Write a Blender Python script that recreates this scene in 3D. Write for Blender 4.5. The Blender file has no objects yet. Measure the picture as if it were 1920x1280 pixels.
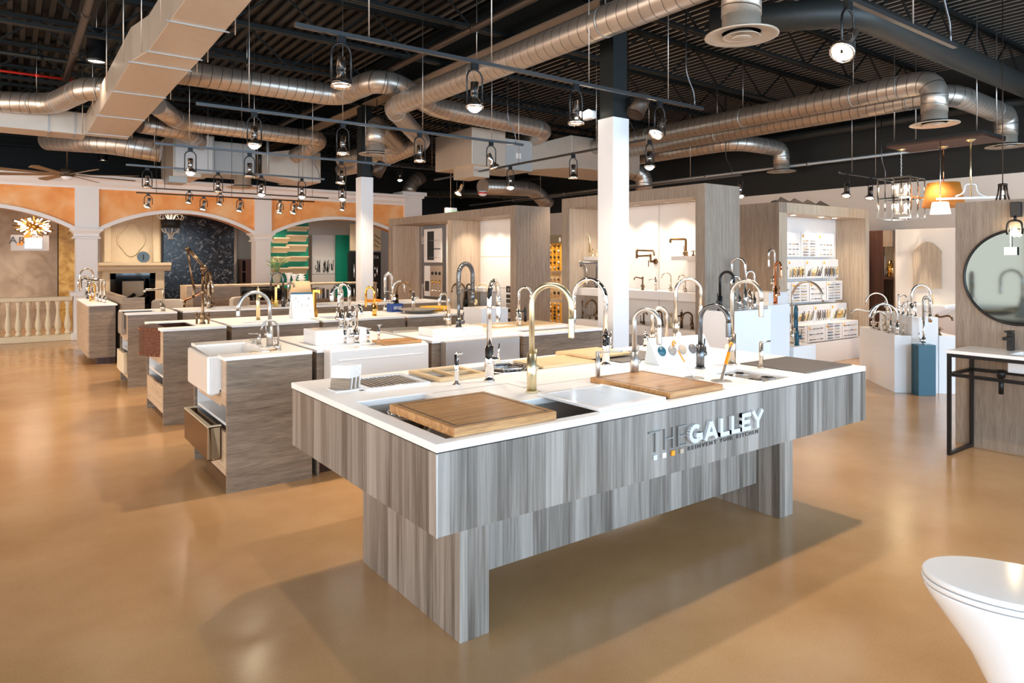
import bpy, math, random
from mathutils import Vector, Matrix
random.seed(7)
PI = math.pi
# ---------------------------------------------------------------- survey helpers
F = 1280.0; HZ = 489.0; CH = 1.557; FX = .5928; FY = .8054
def P(u, v, z=None, X=None, Y=None, d=None):
    a = (u - 960) / F; r = (FX + a*FY, FY - a*FX, (HZ - v) / F)
    if z is not None: d = (z - CH) / r[2]
    elif X is not None: d = X / r[0]
    elif Y is not None: d = Y / r[1]
    return Vector((r[0]*d, r[1]*d, CH + r[2]*d))
def depth(p): return p[0]*FX + p[1]*FY
def upx(p): return 960 + F*(p[0]*FY - p[1]*FX) / depth(p)
# ---------------------------------------------------------------- object helpers
col = bpy.context.scene.collection
XF = {}
def frame_of(o):
    return XF.get(o.name, Matrix.Identity(4))
def tag(o, label=None, cat=None, group=None, kind=None):
    if label: o['label'] = label
    if cat: o['category'] = cat
    if group: o['group'] = group
    if kind: o['kind'] = kind
    return o
def thing(name, label, cat, loc=(0, 0, 0), rz=0, group=None):
    o = bpy.data.objects.new(name, None); col.objects.link(o)
    o.empty_display_size = .05
    o.location = loc; o.rotation_euler = (0, 0, rz)
    XF[o.name] = Matrix.Translation(Vector(loc)) @ Matrix.Rotation(rz, 4, 'Z')
    return tag(o, label, cat, group)
class MB:
    def __init__(s): s.v = []; s.f = []; s.uv = {}; s.sm = set()
    def add(s, vs, fs, smooth=False, uvs=None):
        b = len(s.v); s.v += [tuple(p) for p in vs]
        for i, f in enumerate(fs):
            k = len(s.f); s.f.append(tuple(b + j for j in f))
            if smooth: s.sm.add(k)
            if uvs: s.uv[k] = uvs[i]
        return s
    def box(s, x0, x1, y0, y1, z0, z1):
        if x0 > x1: x0, x1 = x1, x0
        if y0 > y1: y0, y1 = y1, y0
        if z0 > z1: z0, z1 = z1, z0
        vs = [(x0,y0,z0),(x1,y0,z0),(x1,y1,z0),(x0,y1,z0),(x0,y0,z1),(x1,y0,z1),(x1,y1,z1),(x0,y1,z1)]
        return s.add(vs, [(0,3,2,1),(4,5,6,7),(0,1,5,4),(1,2,6,5),(2,3,7,6),(3,0,4,7)])
    def cbox(s, c, sz, rz=0, rx=0, ry=0):
        m = Matrix.Translation(Vector(c)) @ Matrix.Rotation(rz,4,'Z') @ Matrix.Rotation(ry,4,'Y') @ Matrix.Rotation(rx,4,'X')
        a, b, c_ = sz[0]/2, sz[1]/2, sz[2]/2
        vs = [m @ Vector(p) for p in [(-a,-b,-c_),(a,-b,-c_),(a,b,-c_),(-a,b,-c_),(-a,-b,c_),(a,-b,c_),(a,b,c_),(-a,b,c_)]]
        return s.add(vs, [(0,3,2,1),(4,5,6,7),(0,1,5,4),(1,2,6,5),(2,3,7,6),(3,0,4,7)])
    def bar(s, a, b, w, h=None):
        a = Vector(a); b = Vector(b); h = h or w
        t = (b-a).normalized(); up = Vector((0,0,1))
        if abs(t.z) > .98: up = Vector((0,1,0))
        n = t.cross(up).normalized(); m = n.cross(t).normalized()
        vs = []
        for p in (a, b):
            for i, j in ((-1,-1),(1,-1),(1,1),(-1,1)): vs.append(p + n*(i*w/2) + m*(j*h/2))
        return s.add(vs, [(0,3,2,1),(4,5,6,7),(0,1,5,4),(1,2,6,5),(2,3,7,6),(3,0,4,7)])
    def tube(s, pts, r, n=12, cap=True, closed=False):
        pts = [Vector(p) for p in pts]
        rs = r if isinstance(r, (list, tuple)) else [r]*len(pts)
        N = len(pts); tans = []
        for i in range(N):
            if closed: t = pts[(i+1) % N] - pts[i-1]
            else: t = pts[min(i+1, N-1)] - pts[max(i-1, 0)]
            tans.append(t.normalized() if t.length > 1e-9 else Vector((0,0,1)))
        t0 = tans[0]; ref = Vector((0,0,1)) if abs(t0.z) < .9 else Vector((1,0,0))
        nrm = (ref - t0*ref.dot(t0)).normalized()
        vs = []; L = [0]
        for i in range(N):
            t = tans[i]; nrm = (nrm - t*nrm.dot(t)).normalized(); bn = t.cross(nrm)
            for k in range(n):
                a = 2*PI*k/n; vs.append(pts[i] + (nrm*math.cos(a) + bn*math.sin(a))*rs[i])
            if i: L.append(L[-1] + (pts[i]-pts[i-1]).length)
        fs = []; uvs = []
        for i in range(N if closed else N-1):
            j = (i+1) % N
            for k in range(n):
                l = (k+1) % n
                fs.append((i*n+k, i*n+l, j*n+l, j*n+k))
                b = L[j] if j else L[i]
                uvs.append(((k/n, L[i]), ((k+1)/n, L[i]), ((k+1)/n, b), (k/n, b)))
        s.add(vs, fs, True, uvs)
        if cap and not closed:
            b = len(s.v) - N*n
            s.f.append(tuple(b + k for k in reversed(range(n)))); s.f.append(tuple(b + (N-1)*n + k for k in range(n)))
        return s
    def cyl(s, a, b, r, r2=None, n=16): return s.tube([a, b], [r, r if r2 is None else r2], n)
    def lathe(s, prof, c=(0,0,0), n=20, m=None, smooth=True):
        vs = []; fs = []
        c = Vector(c)
        for (r, z) in prof:
            for k in range(n):
                a = 2*PI*k/n; p = Vector((r*math.cos(a), r*math.sin(a), z))
                if m is not None: p = m @ p
                vs.append(c + p)
        for i in range(len(prof)-1):
            for k in range(n):
                l = (k+1) % n; fs.append((i*n+k, i*n+l, (i+1)*n+l, (i+1)*n+k))
        s.add(vs, fs, smooth)
        b = len(s.v) - len(prof)*n
        if prof[0][0] > 1e-4: s.f.append(tuple(b+k for k in reversed(range(n))))
        if prof[-1][0] > 1e-4: s.f.append(tuple(b+(len(prof)-1)*n+k for k in range(n)))
        return s
    def ball(s, c, r, n=12, sz=1.0):
        pr = [(max(1e-5, r*math.sin(PI*i/8)), -r*sz*math.cos(PI*i/8)) for i in range(9)]
        return s.lathe(pr, c, n)
    def slab(s, x0, x1, y0, y1, z0, z1, holes=()):
        xs = sorted({x0, x1} | {h[i] for h in holes for i in (0,1)}); ys = sorted({y0, y1} | {h[i] for h in holes for i in (2,3)})
        xs = [x for x in xs if x0 <= x <= x1]; ys = [y for y in ys if y0 <= y <= y1]
        def solid(i, j):
            if i < 0 or j < 0 or i >= len(xs)-1 or j >= len(ys)-1: return False
            cx = (xs[i]+xs[i+1])/2; cy = (ys[j]+ys[j+1])/2
            return not any(h[0] < cx < h[1] and h[2] < cy < h[3] for h in holes)
        for i in range(len(xs)-1):
            for j in range(len(ys)-1):
                if not solid(i, j): continue
                a, b, c, d = xs[i], xs[i+1], ys[j], ys[j+1]
                s.add([(a,c,z1),(b,c,z1),(b,d,z1),(a,d,z1)], [(0,1,2,3)]); s.add([(a,c,z0),(b,c,z0),(b,d,z0),(a,d,z0)], [(3,2,1,0)])
                if not solid(i-1, j): s.add([(a,c,z0),(a,d,z0),(a,d,z1),(a,c,z1)], [(3,2,1,0)])
                if not solid(i+1, j): s.add([(b,c,z0),(b,d,z0),(b,d,z1),(b,c,z1)], [(0,1,2,3)])
                if not solid(i, j-1): s.add([(a,c,z0),(b,c,z0),(b,c,z1),(a,c,z1)], [(0,1,2,3)])
                if not solid(i, j+1): s.add([(a,d,z0),(b,d,z0),(b,d,z1),(a,d,z1)], [(3,2,1,0)])
        return s
    def prism(s, poly, axis, a, b, smooth=False):
        # extrude 2D poly along axis; poly coords are the other two axes in order
        def mk(p, t):
            if axis == 'X': return (t, p[0], p[1])
            if axis == 'Y': return (p[0], t, p[1])
            return (p[0], p[1], t)
        n = len(poly); vs = [mk(p, a) for p in poly] + [mk(p, b) for p in poly]
        fs = [tuple(range(n)), tuple(reversed(range(n, 2*n)))]
        s.add(vs, fs)
        s.add(vs, [(k, (k+1) % n, (k+1) % n + n, k + n) for k in range(n)], smooth)
        return s
def part(name, mb, mat, parent=None, label=None, bevel=0, local=False, kind=None, seg=2, flip=False):
    me = bpy.data.meshes.new(name)
    vs = mb.v
    if parent is not None and not local:
        inv = frame_of(parent).inverted(); vs = [tuple(inv @ Vector(p)) for p in vs]
    me.from_pydata(vs, [], mb.f)
    if mb.uv:
        ul = me.uv_layers.new(name='UVMap')
        for p in me.polygons:
            if p.index in mb.uv:
                for k, li in enumerate(p.loop_indices): ul.data[li].uv = mb.uv[p.index][k]
    for i in mb.sm: me.polygons[i].use_smooth = True
    import bmesh
    bm = bmesh.new(); bm.from_mesh(me); bmesh.ops.remove_doubles(bm, verts=bm.verts, dist=1e-6)
    bmesh.ops.recalc_face_normals(bm, faces=bm.faces)
    bm.to_mesh(me); bm.free()
    me.materials.append(mat)
    o = bpy.data.objects.new(name, me); col.objects.link(o)
    if parent is not None:
        o.parent = parent; XF[o.name] = frame_of(parent)
    if bevel:
        m = o.modifiers.new('b', 'BEVEL'); m.width = bevel; m.segments = seg; m.limit_method = 'ANGLE'; m.angle_limit = .6
    if label: o['label'] = label
    if kind: o['kind'] = kind
    return o
def solo(name, mb, mat, label, cat, group=None, bevel=0):
    return tag(part(name, mb, mat, None, bevel=bevel), label, cat, group)
def struct(name, mb, mat, bevel=0, parent=None):
    o = part(name, mb, mat, parent, bevel=bevel); 
    if parent is None: o['kind'] = 'structure'
    return o
def fillet(pts, r, n=6):
    pts = [Vector(p) for p in pts]; out = [pts[0]]
    for i in range(1, len(pts)-1):
        a, b, c = pts[i-1], pts[i], pts[i+1]
        u = (a-b); w = (c-b); rr = min(r, u.length*.49, w.length*.49)
        p = b + u.normalized()*rr; q = b + w.normalized()*rr
        for k in range(n+1):
            t = k/n; out.append(p*(1-t)**2 + b*2*t*(1-t) + q*t*t)
    out.append(pts[-1]); return out
def text(body, size, mat, loc, rot, parent=None, width=None, name='lettering', depth_=.002, align='LEFT', label=None, sx=1, bold=0, space=1):
    cu = bpy.data.curves.new(name, 'FONT'); cu.body = body; cu.size = size; cu.extrude = depth_; cu.align_x = align
    cu.space_character = space; cu.offset = bold
    to = bpy.data.objects.new(name, cu); col.objects.link(to)
    bpy.context.view_layer.update()
    me = bpy.data.meshes.new_from_object(to); bpy.data.objects.remove(to)
    me.materials.clear(); me.materials.append(mat)
    if width: xs = [v.co.x for v in me.vertices]; sx = width/(max(xs)-min(xs))
    M = Matrix.Translation(Vector(loc)) @ rot @ Matrix.Scale(sx, 4, (1,0,0))
    if parent is not None: M = frame_of(parent).inverted() @ M
    me.transform(M)
    o = bpy.data.objects.new(name, me); col.objects.link(o)
    if parent is not None: o.parent = parent; XF[o.name] = frame_of(parent)
    if label: o['label'] = label
    return o
ROT_NEGY = Matrix.Rotation(PI/2, 4, 'X')                                   # text reads for a viewer looking towards +Y
ROT_NEGX = Matrix.Rotation(-PI/2, 4, 'Z') @ Matrix.Rotation(PI/2, 4, 'X')  # for a viewer looking towards +X
# ---------------------------------------------------------------- materials
def srgb(r, g, b):
    f = lambda c: (c/255/12.92) if c/255 <= .04045 else ((c/255+.055)/1.055)**2.4
    return (f(r), f(g), f(b), 1)
def base_mat(name):
    m = bpy.data.materials.new(name); m.use_nodes = True
    nt = m.node_tree; return m, nt, nt.nodes['Principled BSDF']
def N(nt, t, **k):
    n = nt.nodes.new(t)
    for a, b in k.items(): setattr(n, a, b)
    return n
def plain(name, c, rough=.5, metal=0, emit=0, ec=None, spec=None, coat=0, noise=0, nscale=20, bump=0, trans=0, alpha=1):
    m, nt, b = base_mat(name)
    b.inputs['Base Color'].default_value = c; b.inputs['Roughness'].default_value = rough; b.inputs['Metallic'].default_value = metal
    if spec is not None: b.inputs['Specular IOR Level'].default_value = spec
    if coat: b.inputs['Coat Weight'].default_value = coat; b.inputs['Coat Roughness'].default_value = .08
    if emit: b.inputs['Emission Color'].default_value = ec or c; b.inputs['Emission Strength'].default_value = emit
    if trans: b.inputs['Transmission Weight'].default_value = trans
    if alpha < 1: b.inputs['Alpha'].default_value = alpha
    if noise or bump:
        g = N(nt, 'ShaderNodeNewGeometry'); no = N(nt, 'ShaderNodeTexNoise'); no.inputs['Scale'].default_value = nscale; no.inputs['Detail'].default_value = 6
        nt.links.new(g.outputs['Position'], no.inputs['Vector'])
        if noise:
            mx = N(nt, 'ShaderNodeMix', data_type='RGBA'); mx.inputs['A'].default_value = tuple(x*(1-noise) for x in c[:3])+(1,); mx.inputs['B'].default_value = tuple(min(1, x*(1+noise)) for x in c[:3])+(1,)
            nt.links.new(no.outputs['Fac'], mx.inputs['Factor']); nt.links.new(mx.outputs['Result'], b.inputs['Base Color'])
        if bump:
            bp = N(nt, 'ShaderNodeBump'); bp.inputs['Strength'].default_value = bump; bp.inputs['Distance'].default_value = .01
            nt.links.new(no.outputs['Fac'], bp.inputs['Height']); nt.links.new(bp.outputs['Normal'], b.inputs['Normal'])
    return m
def ramp(nt, stops):
    r = N(nt, 'ShaderNodeValToRGB'); e = r.color_ramp.elements
    while len(e) < len(stops): e.new(.5)
    for i, (p, c) in enumerate(stops): e[i].position = p; e[i].color = c
    return r
def wood(name, stops, grain='Z', plank=0, rough=.45, gscale=22, strength=.35, knots=0, fine=.35, stretch=.045):
    m, nt, b = base_mat(name); b.inputs['Roughness'].default_value = rough
    g = N(nt, 'ShaderNodeNewGeometry'); mp = N(nt, 'ShaderNodeMapping')
    sc = {'Z': (gscale, gscale, gscale*stretch), 'X': (gscale*.06, gscale*.06, gscale), 'XY': (gscale*.06, gscale, gscale)}[grain]
    mp.inputs['Scale'].default_value = sc
    nt.links.new(g.outputs['Position'], mp.inputs['Vector'])
    n1 = N(nt, 'ShaderNodeTexNoise'); n1.inputs['Scale'].default_value = 1; n1.inputs['Detail'].default_value = 8; n1.inputs['Roughness'].default_value = .62; n1.inputs['Distortion'].default_value = .6
    n2 = N(nt, 'ShaderNodeTexNoise'); n2.inputs['Scale'].default_value = 6; n2.inputs['Detail'].default_value = 6
    nt.links.new(mp.outputs['Vector'], n1.inputs['Vector']); nt.links.new(mp.outputs['Vector'], n2.inputs['Vector'])
    a = N(nt, 'ShaderNodeMath', operation='MULTIPLY_ADD'); a.inputs[1].default_value = fine; nt.links.new(n2.outputs['Fac'], a.inputs[0])
    s = N(nt, 'ShaderNodeMath', operation='MULTIPLY'); s.inputs[1].default_value = 1.05-fine; nt.links.new(n1.outputs['Fac'], s.inputs[0]); nt.links.new(s.outputs[0], a.inputs[2])
    last = a
    if plank:
        sx = N(nt, 'ShaderNodeSeparateXYZ'); nt.links.new(g.outputs['Position'], sx.inputs[0])
        su = N(nt, 'ShaderNodeMath', operation='ADD'); nt.links.new(sx.outputs['X'], su.inputs[0]); nt.links.new(sx.outputs['Y'], su.inputs[1])
        dv = N(nt, 'ShaderNodeMath', operation='DIVIDE'); dv.inputs[1].default_value = plank; nt.links.new(su.outputs[0], dv.inputs[0])
        fl = N(nt, 'ShaderNodeMath', operation='FLOOR'); nt.links.new(dv.outputs[0], fl.inputs[0])
        wn = N(nt, 'ShaderNodeTexWhiteNoise', noise_dimensions='1D'); nt.links.new(fl.outputs[0], wn.inputs['W'])
        ma = N(nt, 'ShaderNodeMath', operation='MULTIPLY_ADD'); ma.inputs[1].default_value = strength
        nt.links.new(wn.outputs['Value'], ma.inputs[0]); su2 = N(nt, 'ShaderNodeMath', operation='SUBTRACT'); su2.inputs[1].default_value = strength/2
        nt.links.new(last.outputs[0], su2.inputs[0]); nt.links.new(su2.outputs[0], ma.inputs[2]); last = ma
    r = ramp(nt, stops); nt.links.new(last.outputs[0], r.inputs[0]); nt.links.new(r.outputs[0], b.inputs['Base Color'])
    bp = N(nt, 'ShaderNodeBump'); bp.inputs['Strength'].default_value = .15; bp.inputs['Distance'].default_value = .002
    nt.links.new(n2.outputs['Fac'], bp.inputs['Height']); nt.links.new(bp.outputs['Normal'], b.inputs['Normal'])
    return m
M = {}
M['island_wood'] = wood('grey plank laminate', [(.33, srgb(84,74,66)), (.45, srgb(114,104,95)), (.55, srgb(136,126,117)), (.70, srgb(158,148,139))], 'Z', .088, .34, 15, .26, fine=.4, stretch=.03)
M['cab_wood'] = wood('cabinet laminate', [(.32, srgb(90,74,61)), (.5, srgb(126,107,89)), (.7, srgb(156,136,115))], 'X', 0, .45, 30, fine=.5)
M['cab_front'] = wood('cabinet front laminate', [(.3, srgb(148,124,100)), (.5, srgb(180,154,127)), (.72, srgb(205,182,156))], 'X', 0, .45, 30)
M['portal_wood'] = wood('portal laminate', [(.32, srgb(112,96,83)), (.5, srgb(142,124,108)), (.7, srgb(166,148,130))], 'Z', 0, .5, 34, fine=.5)
M['portal_light'] = wood('portal inner laminate', [(.3, srgb(160,138,116)), (.5, srgb(188,166,143)), (.72, srgb(208,190,168))], 'Z', 0, .5, 34)
M['butcher'] = wood('maple board', [(.34, srgb(138,92,50)), (.5, srgb(174,124,74)), (.68, srgb(204,158,102))], 'XY', 0, .32, 45)
M['bamboo'] = wood('bamboo', [(.3, srgb(190,152,106)), (.5, srgb(210,178,134)), (.75, srgb(226,200,160))], 'X', 0, .4, 18)
M['darkwood'] = wood('espresso wood', [(.3, srgb(40,22,16)), (.55, srgb(70,38,26)), (.8, srgb(96,56,38))], 'Z', 0, .4, 20)
M['counter'] = plain('white solid surface', srgb(246,241,237), .3, noise=.01, nscale=4, spec=.3)
M['white'] = plain('white paint', srgb(236,230,226), .5)
M['whitegloss'] = plain('white gloss', srgb(240,238,238), .12)
M['fireclay'] = plain('fireclay', srgb(238,232,226), .1, coat=.4)
M['cream'] = plain('cream paint', srgb(236,222,206), .6)
M['wallwhite'] = plain('wall white', srgb(240,228,216), .6)
M['column'] = plain('column wrap', srgb(238,236,236), .45)
M['black'] = plain('black paint', srgb(20,24,24), .55)
M['blackmetal'] = plain('matte black metal', srgb(22,22,24), .35, .2)
M['iron'] = plain('dark steel', srgb(24,28,28), .5, .4)
M['chrome'] = plain('chrome', srgb(235,232,230), .06, 1)
M['steel'] = plain('brushed steel', srgb(190,184,178), .36, .9)
M['nickel'] = plain('satin nickel', srgb(214,202,188), .26, 1)
M['graphite'] = plain('graphite metal', srgb(112,112,114), .3, 1)
M['brass'] = plain('brushed brass', srgb(230,214,176), .3, 1)
M['gold'] = plain('polished gold', srgb(232,184,96), .16, 1)
M['bronze'] = plain('antique bronze', srgb(122,96,70), .3, 1)
M['copper'] = plain('rose copper', srgb(210,140,100), .12, 1)
M['hammered'] = plain('hammered copper', srgb(84,50,34), .26, .85, bump=1.0, nscale=70)
M['rope'] = plain('woven stone relief', srgb(150,134,116), .6, bump=1.2, nscale=45)
M['slate'] = plain('slate grey', srgb(96,90,88), .45, noise=.12, nscale=60)
M['teal'] = plain('teal lacquer', srgb(28,84,102), .35)
M['greenpaint'] = plain('green paint', srgb(12,140,112), .5)
M['limestone'] = plain('limestone', srgb(214,196,166), .65, noise=.08, nscale=9, bump=.2)
M['balustrade'] = plain('cast stone', srgb(228,210,178), .6, noise=.05, nscale=12)
M['galv'] = None
def galv(name, c, seam=.11, rough=.34):
    m, nt, b = base_mat(name); b.inputs['Metallic'].default_value = .8; b.inputs['Roughness'].default_value = rough
    uv = N(nt, 'ShaderNodeUVMap'); sp = N(nt, 'ShaderNodeSeparateXYZ'); nt.links.new(uv.outputs[0], sp.inputs[0])
    ma = N(nt, 'ShaderNodeMath', operation='MULTIPLY_ADD'); ma.inputs[1].default_value = 1/seam
    nt.links.new(sp.outputs['Y'], ma.inputs[0]); nt.links.new(sp.outputs['X'], ma.inputs[2])
    fr = N(nt, 'ShaderNodeMath', operation='FRACT'); nt.links.new(ma.outputs[0], fr.inputs[0])
    r = ramp(nt, [(0, (.25,.25,.25,1)), (.05, (.25,.25,.25,1)), (.09, (1,1,1,1)), (1, (.93,.93,.93,1))]); nt.links.new(fr.outputs[0], r.inputs[0])
    g = N(nt, 'ShaderNodeNewGeometry'); no = N(nt, 'ShaderNodeTexNoise'); no.inputs['Scale'].default_value = 14; no.inputs['Detail'].default_value = 5; nt.links.new(g.outputs['Position'], no.inputs['Vector'])
    m1 = N(nt, 'ShaderNodeMix', data_type='RGBA'); m1.inputs['A'].default_value = tuple(x*.8 for x in c[:3])+(1,); m1.inputs['B'].default_value = c
    nt.links.new(no.outputs['Fac'], m1.inputs['Factor'])
    m2 = N(nt, 'ShaderNodeMix', data_type='RGBA', blend_type='MULTIPLY'); m2.inputs['Factor'].default_value = 1
    nt.links.new(m1.outputs['Result'], m2.inputs['A']); nt.links.new(r.outputs[0], m2.inputs['B']); nt.links.new(m2.outputs['Result'], b.inputs['Base Color'])
    bp = N(nt, 'ShaderNodeBump'); bp.inputs['Strength'].default_value = .5; bp.inputs['Distance'].default_value = .004
    nt.links.new(r.outputs[0], bp.inputs['Height']); nt.links.new(bp.outputs['Normal'], b.inputs['Normal'])
    return m
M['duct'] = galv('spiral galvanised duct', srgb(206,194,182), .13)
M['ductsheet'] = plain('galvanised sheet', srgb(206,192,176), .42, .55, noise=.08, nscale=10)
M['ductgrey'] = plain('galvanised sheet cool', srgb(172,170,166), .4, .6, noise=.1, nscale=10)
M['ahu'] = plain('air handler enamel', srgb(176,180,180), .5, .3, noise=.06, nscale=6)
M['blackduct'] = plain('black painted duct', srgb(44,46,44), .5, .2, noise=.2, nscale=6)
def floor_mat():
    m, nt, b = base_mat('polished concrete'); g = N(nt, 'ShaderNodeNewGeometry')
    n1 = N(nt, 'ShaderNodeTexNoise'); n1.inputs['Scale'].default_value = .9; n1.inputs['Detail'].default_value = 7; n1.inputs['Roughness'].default_value = .6
    n2 = N(nt, 'ShaderNodeTexNoise'); n2.inputs['Scale'].default_value = 130; n2.inputs['Detail'].default_value = 3
    nt.links.new(g.outputs['Position'], n1.inputs['Vector']); nt.links.new(g.outputs['Position'], n2.inputs['Vector'])
    r = ramp(nt, [(.3, srgb(170,127,84)), (.5, srgb(184,142,98)), (.72, srgb(198,158,113))]); nt.links.new(n1.outputs['Fac'], r.inputs[0])
    r2 = ramp(nt, [(.35, (.86,.86,.86,1)), (.6, (1.0,1.0,1.0,1))]); nt.links.new(n2.outputs['Fac'], r2.inputs[0])
    mx = N(nt, 'ShaderNodeMix', data_type='RGBA', blend_type='MULTIPLY'); mx.inputs['Factor'].default_value = .7
    nt.links.new(r.outputs[0], mx.inputs['A']); nt.links.new(r2.outputs[0], mx.inputs['B']); nt.links.new(mx.outputs['Result'], b.inputs['Base Color'])
    mr = N(nt, 'ShaderNodeMapRange'); mr.inputs['To Min'].default_value = .14; mr.inputs['To Max'].default_value = .26; nt.links.new(n1.outputs['Fac'], mr.inputs['Value']); nt.links.new(mr.outputs[0], b.inputs['Roughness'])
    b.inputs['Specular IOR Level'].default_value = .7
    return m
M['floor'] = floor_mat()
def mottle(name, a, b_, c, sc, rough=.6, dist=1.5):
    m, nt, b = base_mat(name); b.inputs['Roughness'].default_value = rough; g = N(nt, 'ShaderNodeNewGeometry')
    n1 = N(nt, 'ShaderNodeTexNoise'); n1.inputs['Scale'].default_value = sc; n1.inputs['Detail'].default_value = 9; n1.inputs['Distortion'].default_value = dist
    nt.links.new(g.outputs['Position'], n1.inputs['Vector']); r = ramp(nt, [(.34, a), (.5, b_), (.68, c)])
    nt.links.new(n1.outputs['Fac'], r.inputs[0]); nt.links.new(r.outputs[0], b.inputs['Base Color']); return m
M['orange'] = mottle('orange plaster', srgb(236,148,72), srgb(246,170,100), srgb(250,196,140), 2.2, .7, .4)
M['marble'] = mottle('black granite', srgb(12,16,22), srgb(34,42,54), srgb(150,156,162), 7, .22, 2.2)
M['marble'].node_tree.nodes['Color Ramp'].color_ramp.elements[1].position = .56; M['marble'].node_tree.nodes['Color Ramp'].color_ramp.elements[2].position = .8
M['suede'] = mottle('taupe suede plaster', srgb(166,146,126), srgb(186,166,146), srgb(204,186,166), 2.4, .7, .8)
M['goldleaf'] = mottle('gold leaf plaster', srgb(160,120,50), srgb(192,150,76), srgb(214,180,110), 6, .45, 1)
M['deck'] = plain('dark roof deck', srgb(58,52,46), .6, .2)
M['deckblack'] = plain('black paint ceiling', srgb(26,28,27), .6)
M['glow'] = plain('lamp glow', (1,.86,.66,1), .5, emit=90, ec=(1,.84,.62,1))
M['glowsoft'] = plain('lamp glow soft', (1,.9,.75,1), .5, emit=9, ec=(1,.88,.7,1))
M['bulb'] = plain('bulb filament', (1,.85,.6,1), .5, emit=60, ec=(1,.8,.5,1))
M['shade_white'] = plain('white fabric shade', srgb(250,244,234), .8, emit=1.1, ec=(1,.93,.82,1))
M['shade_linen'] = plain('linen shade', srgb(222,182,134), .8, emit=.25, ec=(1,.74,.45,1))
M['rattan'] = plain('woven amber rattan', srgb(176,100,26), .6, noise=.5, nscale=90, bump=.8, emit=.12, ec=(1,.45,.06,1))
M['orangeplastic'] = plain('orange silicone', srgb(246,150,20), .4)
M['orangehose'] = plain('orange hose', srgb(240,158,30), .4)
M['bluebox'] = plain('blue card', srgb(24,60,128), .4)
M['paper'] = plain('printed paper', srgb(240,238,236), .6)
M['mirror'] = plain('mirror glass', srgb(84,92,92), .05, 1)
M['glassdark'] = plain('black glass', srgb(8,10,12), .05, 0, coat=.5)
M['orangeboard'] = plain('amber board', srgb(240,176,58), .5)
M['greyboard'] = plain('taupe board', srgb(176,156,138), .6)
M['letters_light'] = plain('pale letters', srgb(206,208,210), .35)
M['letters_dark'] = plain('dark letters', srgb(58,52,50), .45)
M['letters_grey'] = plain('grey letters', srgb(126,124,120), .35, .2)
M['basin'] = plain('satin basin steel', srgb(206,196,184), .38, .55)
M['plantgreen'] = plain('leaf green', srgb(110,134,84), .5)
M['pot'] = plain('grey pot', srgb(150,156,152), .5)
M['exitgreen'] = plain('exit green', srgb(120,200,140), .5, emit=.6, ec=srgb(110,200,130))
M['red'] = plain('red enamel', srgb(206,40,30), .4)
M['clear'] = plain('clear glass', (1,1,1,1), .02, 0, trans=1)
M['fabric'] = plain('grey upholstery', srgb(176,162,146), .8)
M['browndark'] = plain('bronze brown', srgb(74,60,50), .4, .5)
M['fanwood'] = plain('fan blade wood', srgb(134,108,78), .5)
M['silverleaf'] = plain('antique silver', srgb(222,216,206), .3, .3)
M['sinkgrey'] = plain('grey composite', srgb(150,140,130), .4)
LAMPS = []
# ================================================================ SETTING
struct('floor', MB().box(-7, 15, -4, 24, -.1, 0), M['floor'])
def deck_mesh():
    mb = MB(); x = -7.2; pr = []
    while x < 15.4:
        k = 1 if x < -90 else .78
        pr += [(x, 4.95), (x+(.075 if x < 4.9 else .04)*k, 4.95), (x+(.095 if x < 4.9 else .06)*k, 5.0), (x+.185*k, 5.0)]; x += .2*k
    vs = [(a, -4.2, z) for a, z in pr] + [(a, 24.2, z) for a, z in pr]; n = len(pr)
    mb.add(vs, [(i, i+1, i+1+n, i+n) for i in range(n-1)])
    mb.box(-7.2, 15.4, -4.2, 24.2, 5.02, 5.1)
    return mb
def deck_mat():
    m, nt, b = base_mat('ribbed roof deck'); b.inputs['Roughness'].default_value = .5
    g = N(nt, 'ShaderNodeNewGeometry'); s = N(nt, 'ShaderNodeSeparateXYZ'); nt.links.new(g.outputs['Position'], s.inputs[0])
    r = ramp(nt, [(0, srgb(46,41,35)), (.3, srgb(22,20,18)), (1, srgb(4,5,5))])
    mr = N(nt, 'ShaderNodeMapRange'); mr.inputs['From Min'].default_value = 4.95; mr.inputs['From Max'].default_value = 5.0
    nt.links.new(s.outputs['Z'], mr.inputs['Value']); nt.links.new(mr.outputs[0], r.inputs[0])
    r2 = ramp(nt, [(0, srgb(150,143,134)), (.06, srgb(40,37,34)), (1, srgb(6,7,7))]); nt.links.new(mr.outputs[0], r2.inputs[0])  # lit rib undersides painted in: paler stripes beyond the girder
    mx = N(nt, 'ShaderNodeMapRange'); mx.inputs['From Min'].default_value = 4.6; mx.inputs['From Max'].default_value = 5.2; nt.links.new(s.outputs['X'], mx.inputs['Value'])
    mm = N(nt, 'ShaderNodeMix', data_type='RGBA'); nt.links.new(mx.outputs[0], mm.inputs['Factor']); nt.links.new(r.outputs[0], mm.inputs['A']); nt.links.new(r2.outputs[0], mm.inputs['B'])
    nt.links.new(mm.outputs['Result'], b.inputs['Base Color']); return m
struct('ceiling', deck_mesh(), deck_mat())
# right wall: white to 3 m, black above
struct('wall_right', MB().box(13.48, 13.6, -4, 24, 0, 3.02), M['wallwhite'])
struct('trim_right', MB().box(13.43, 13.6, -4, 24, 3.02, 4.95), M['deckblack'])
struct('baseboard_right', MB().box(13.46, 13.48, -4, 24, 0, .1), M['white'])
struct('wall_back', MB().box(-7, 15, 22, 22.15, 0, 3.0), M['wallwhite'])
struct('trim_back', MB().box(-7, 15, 21.9, 22.15, 3.0, 4.95), M['deckblack'])
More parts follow.
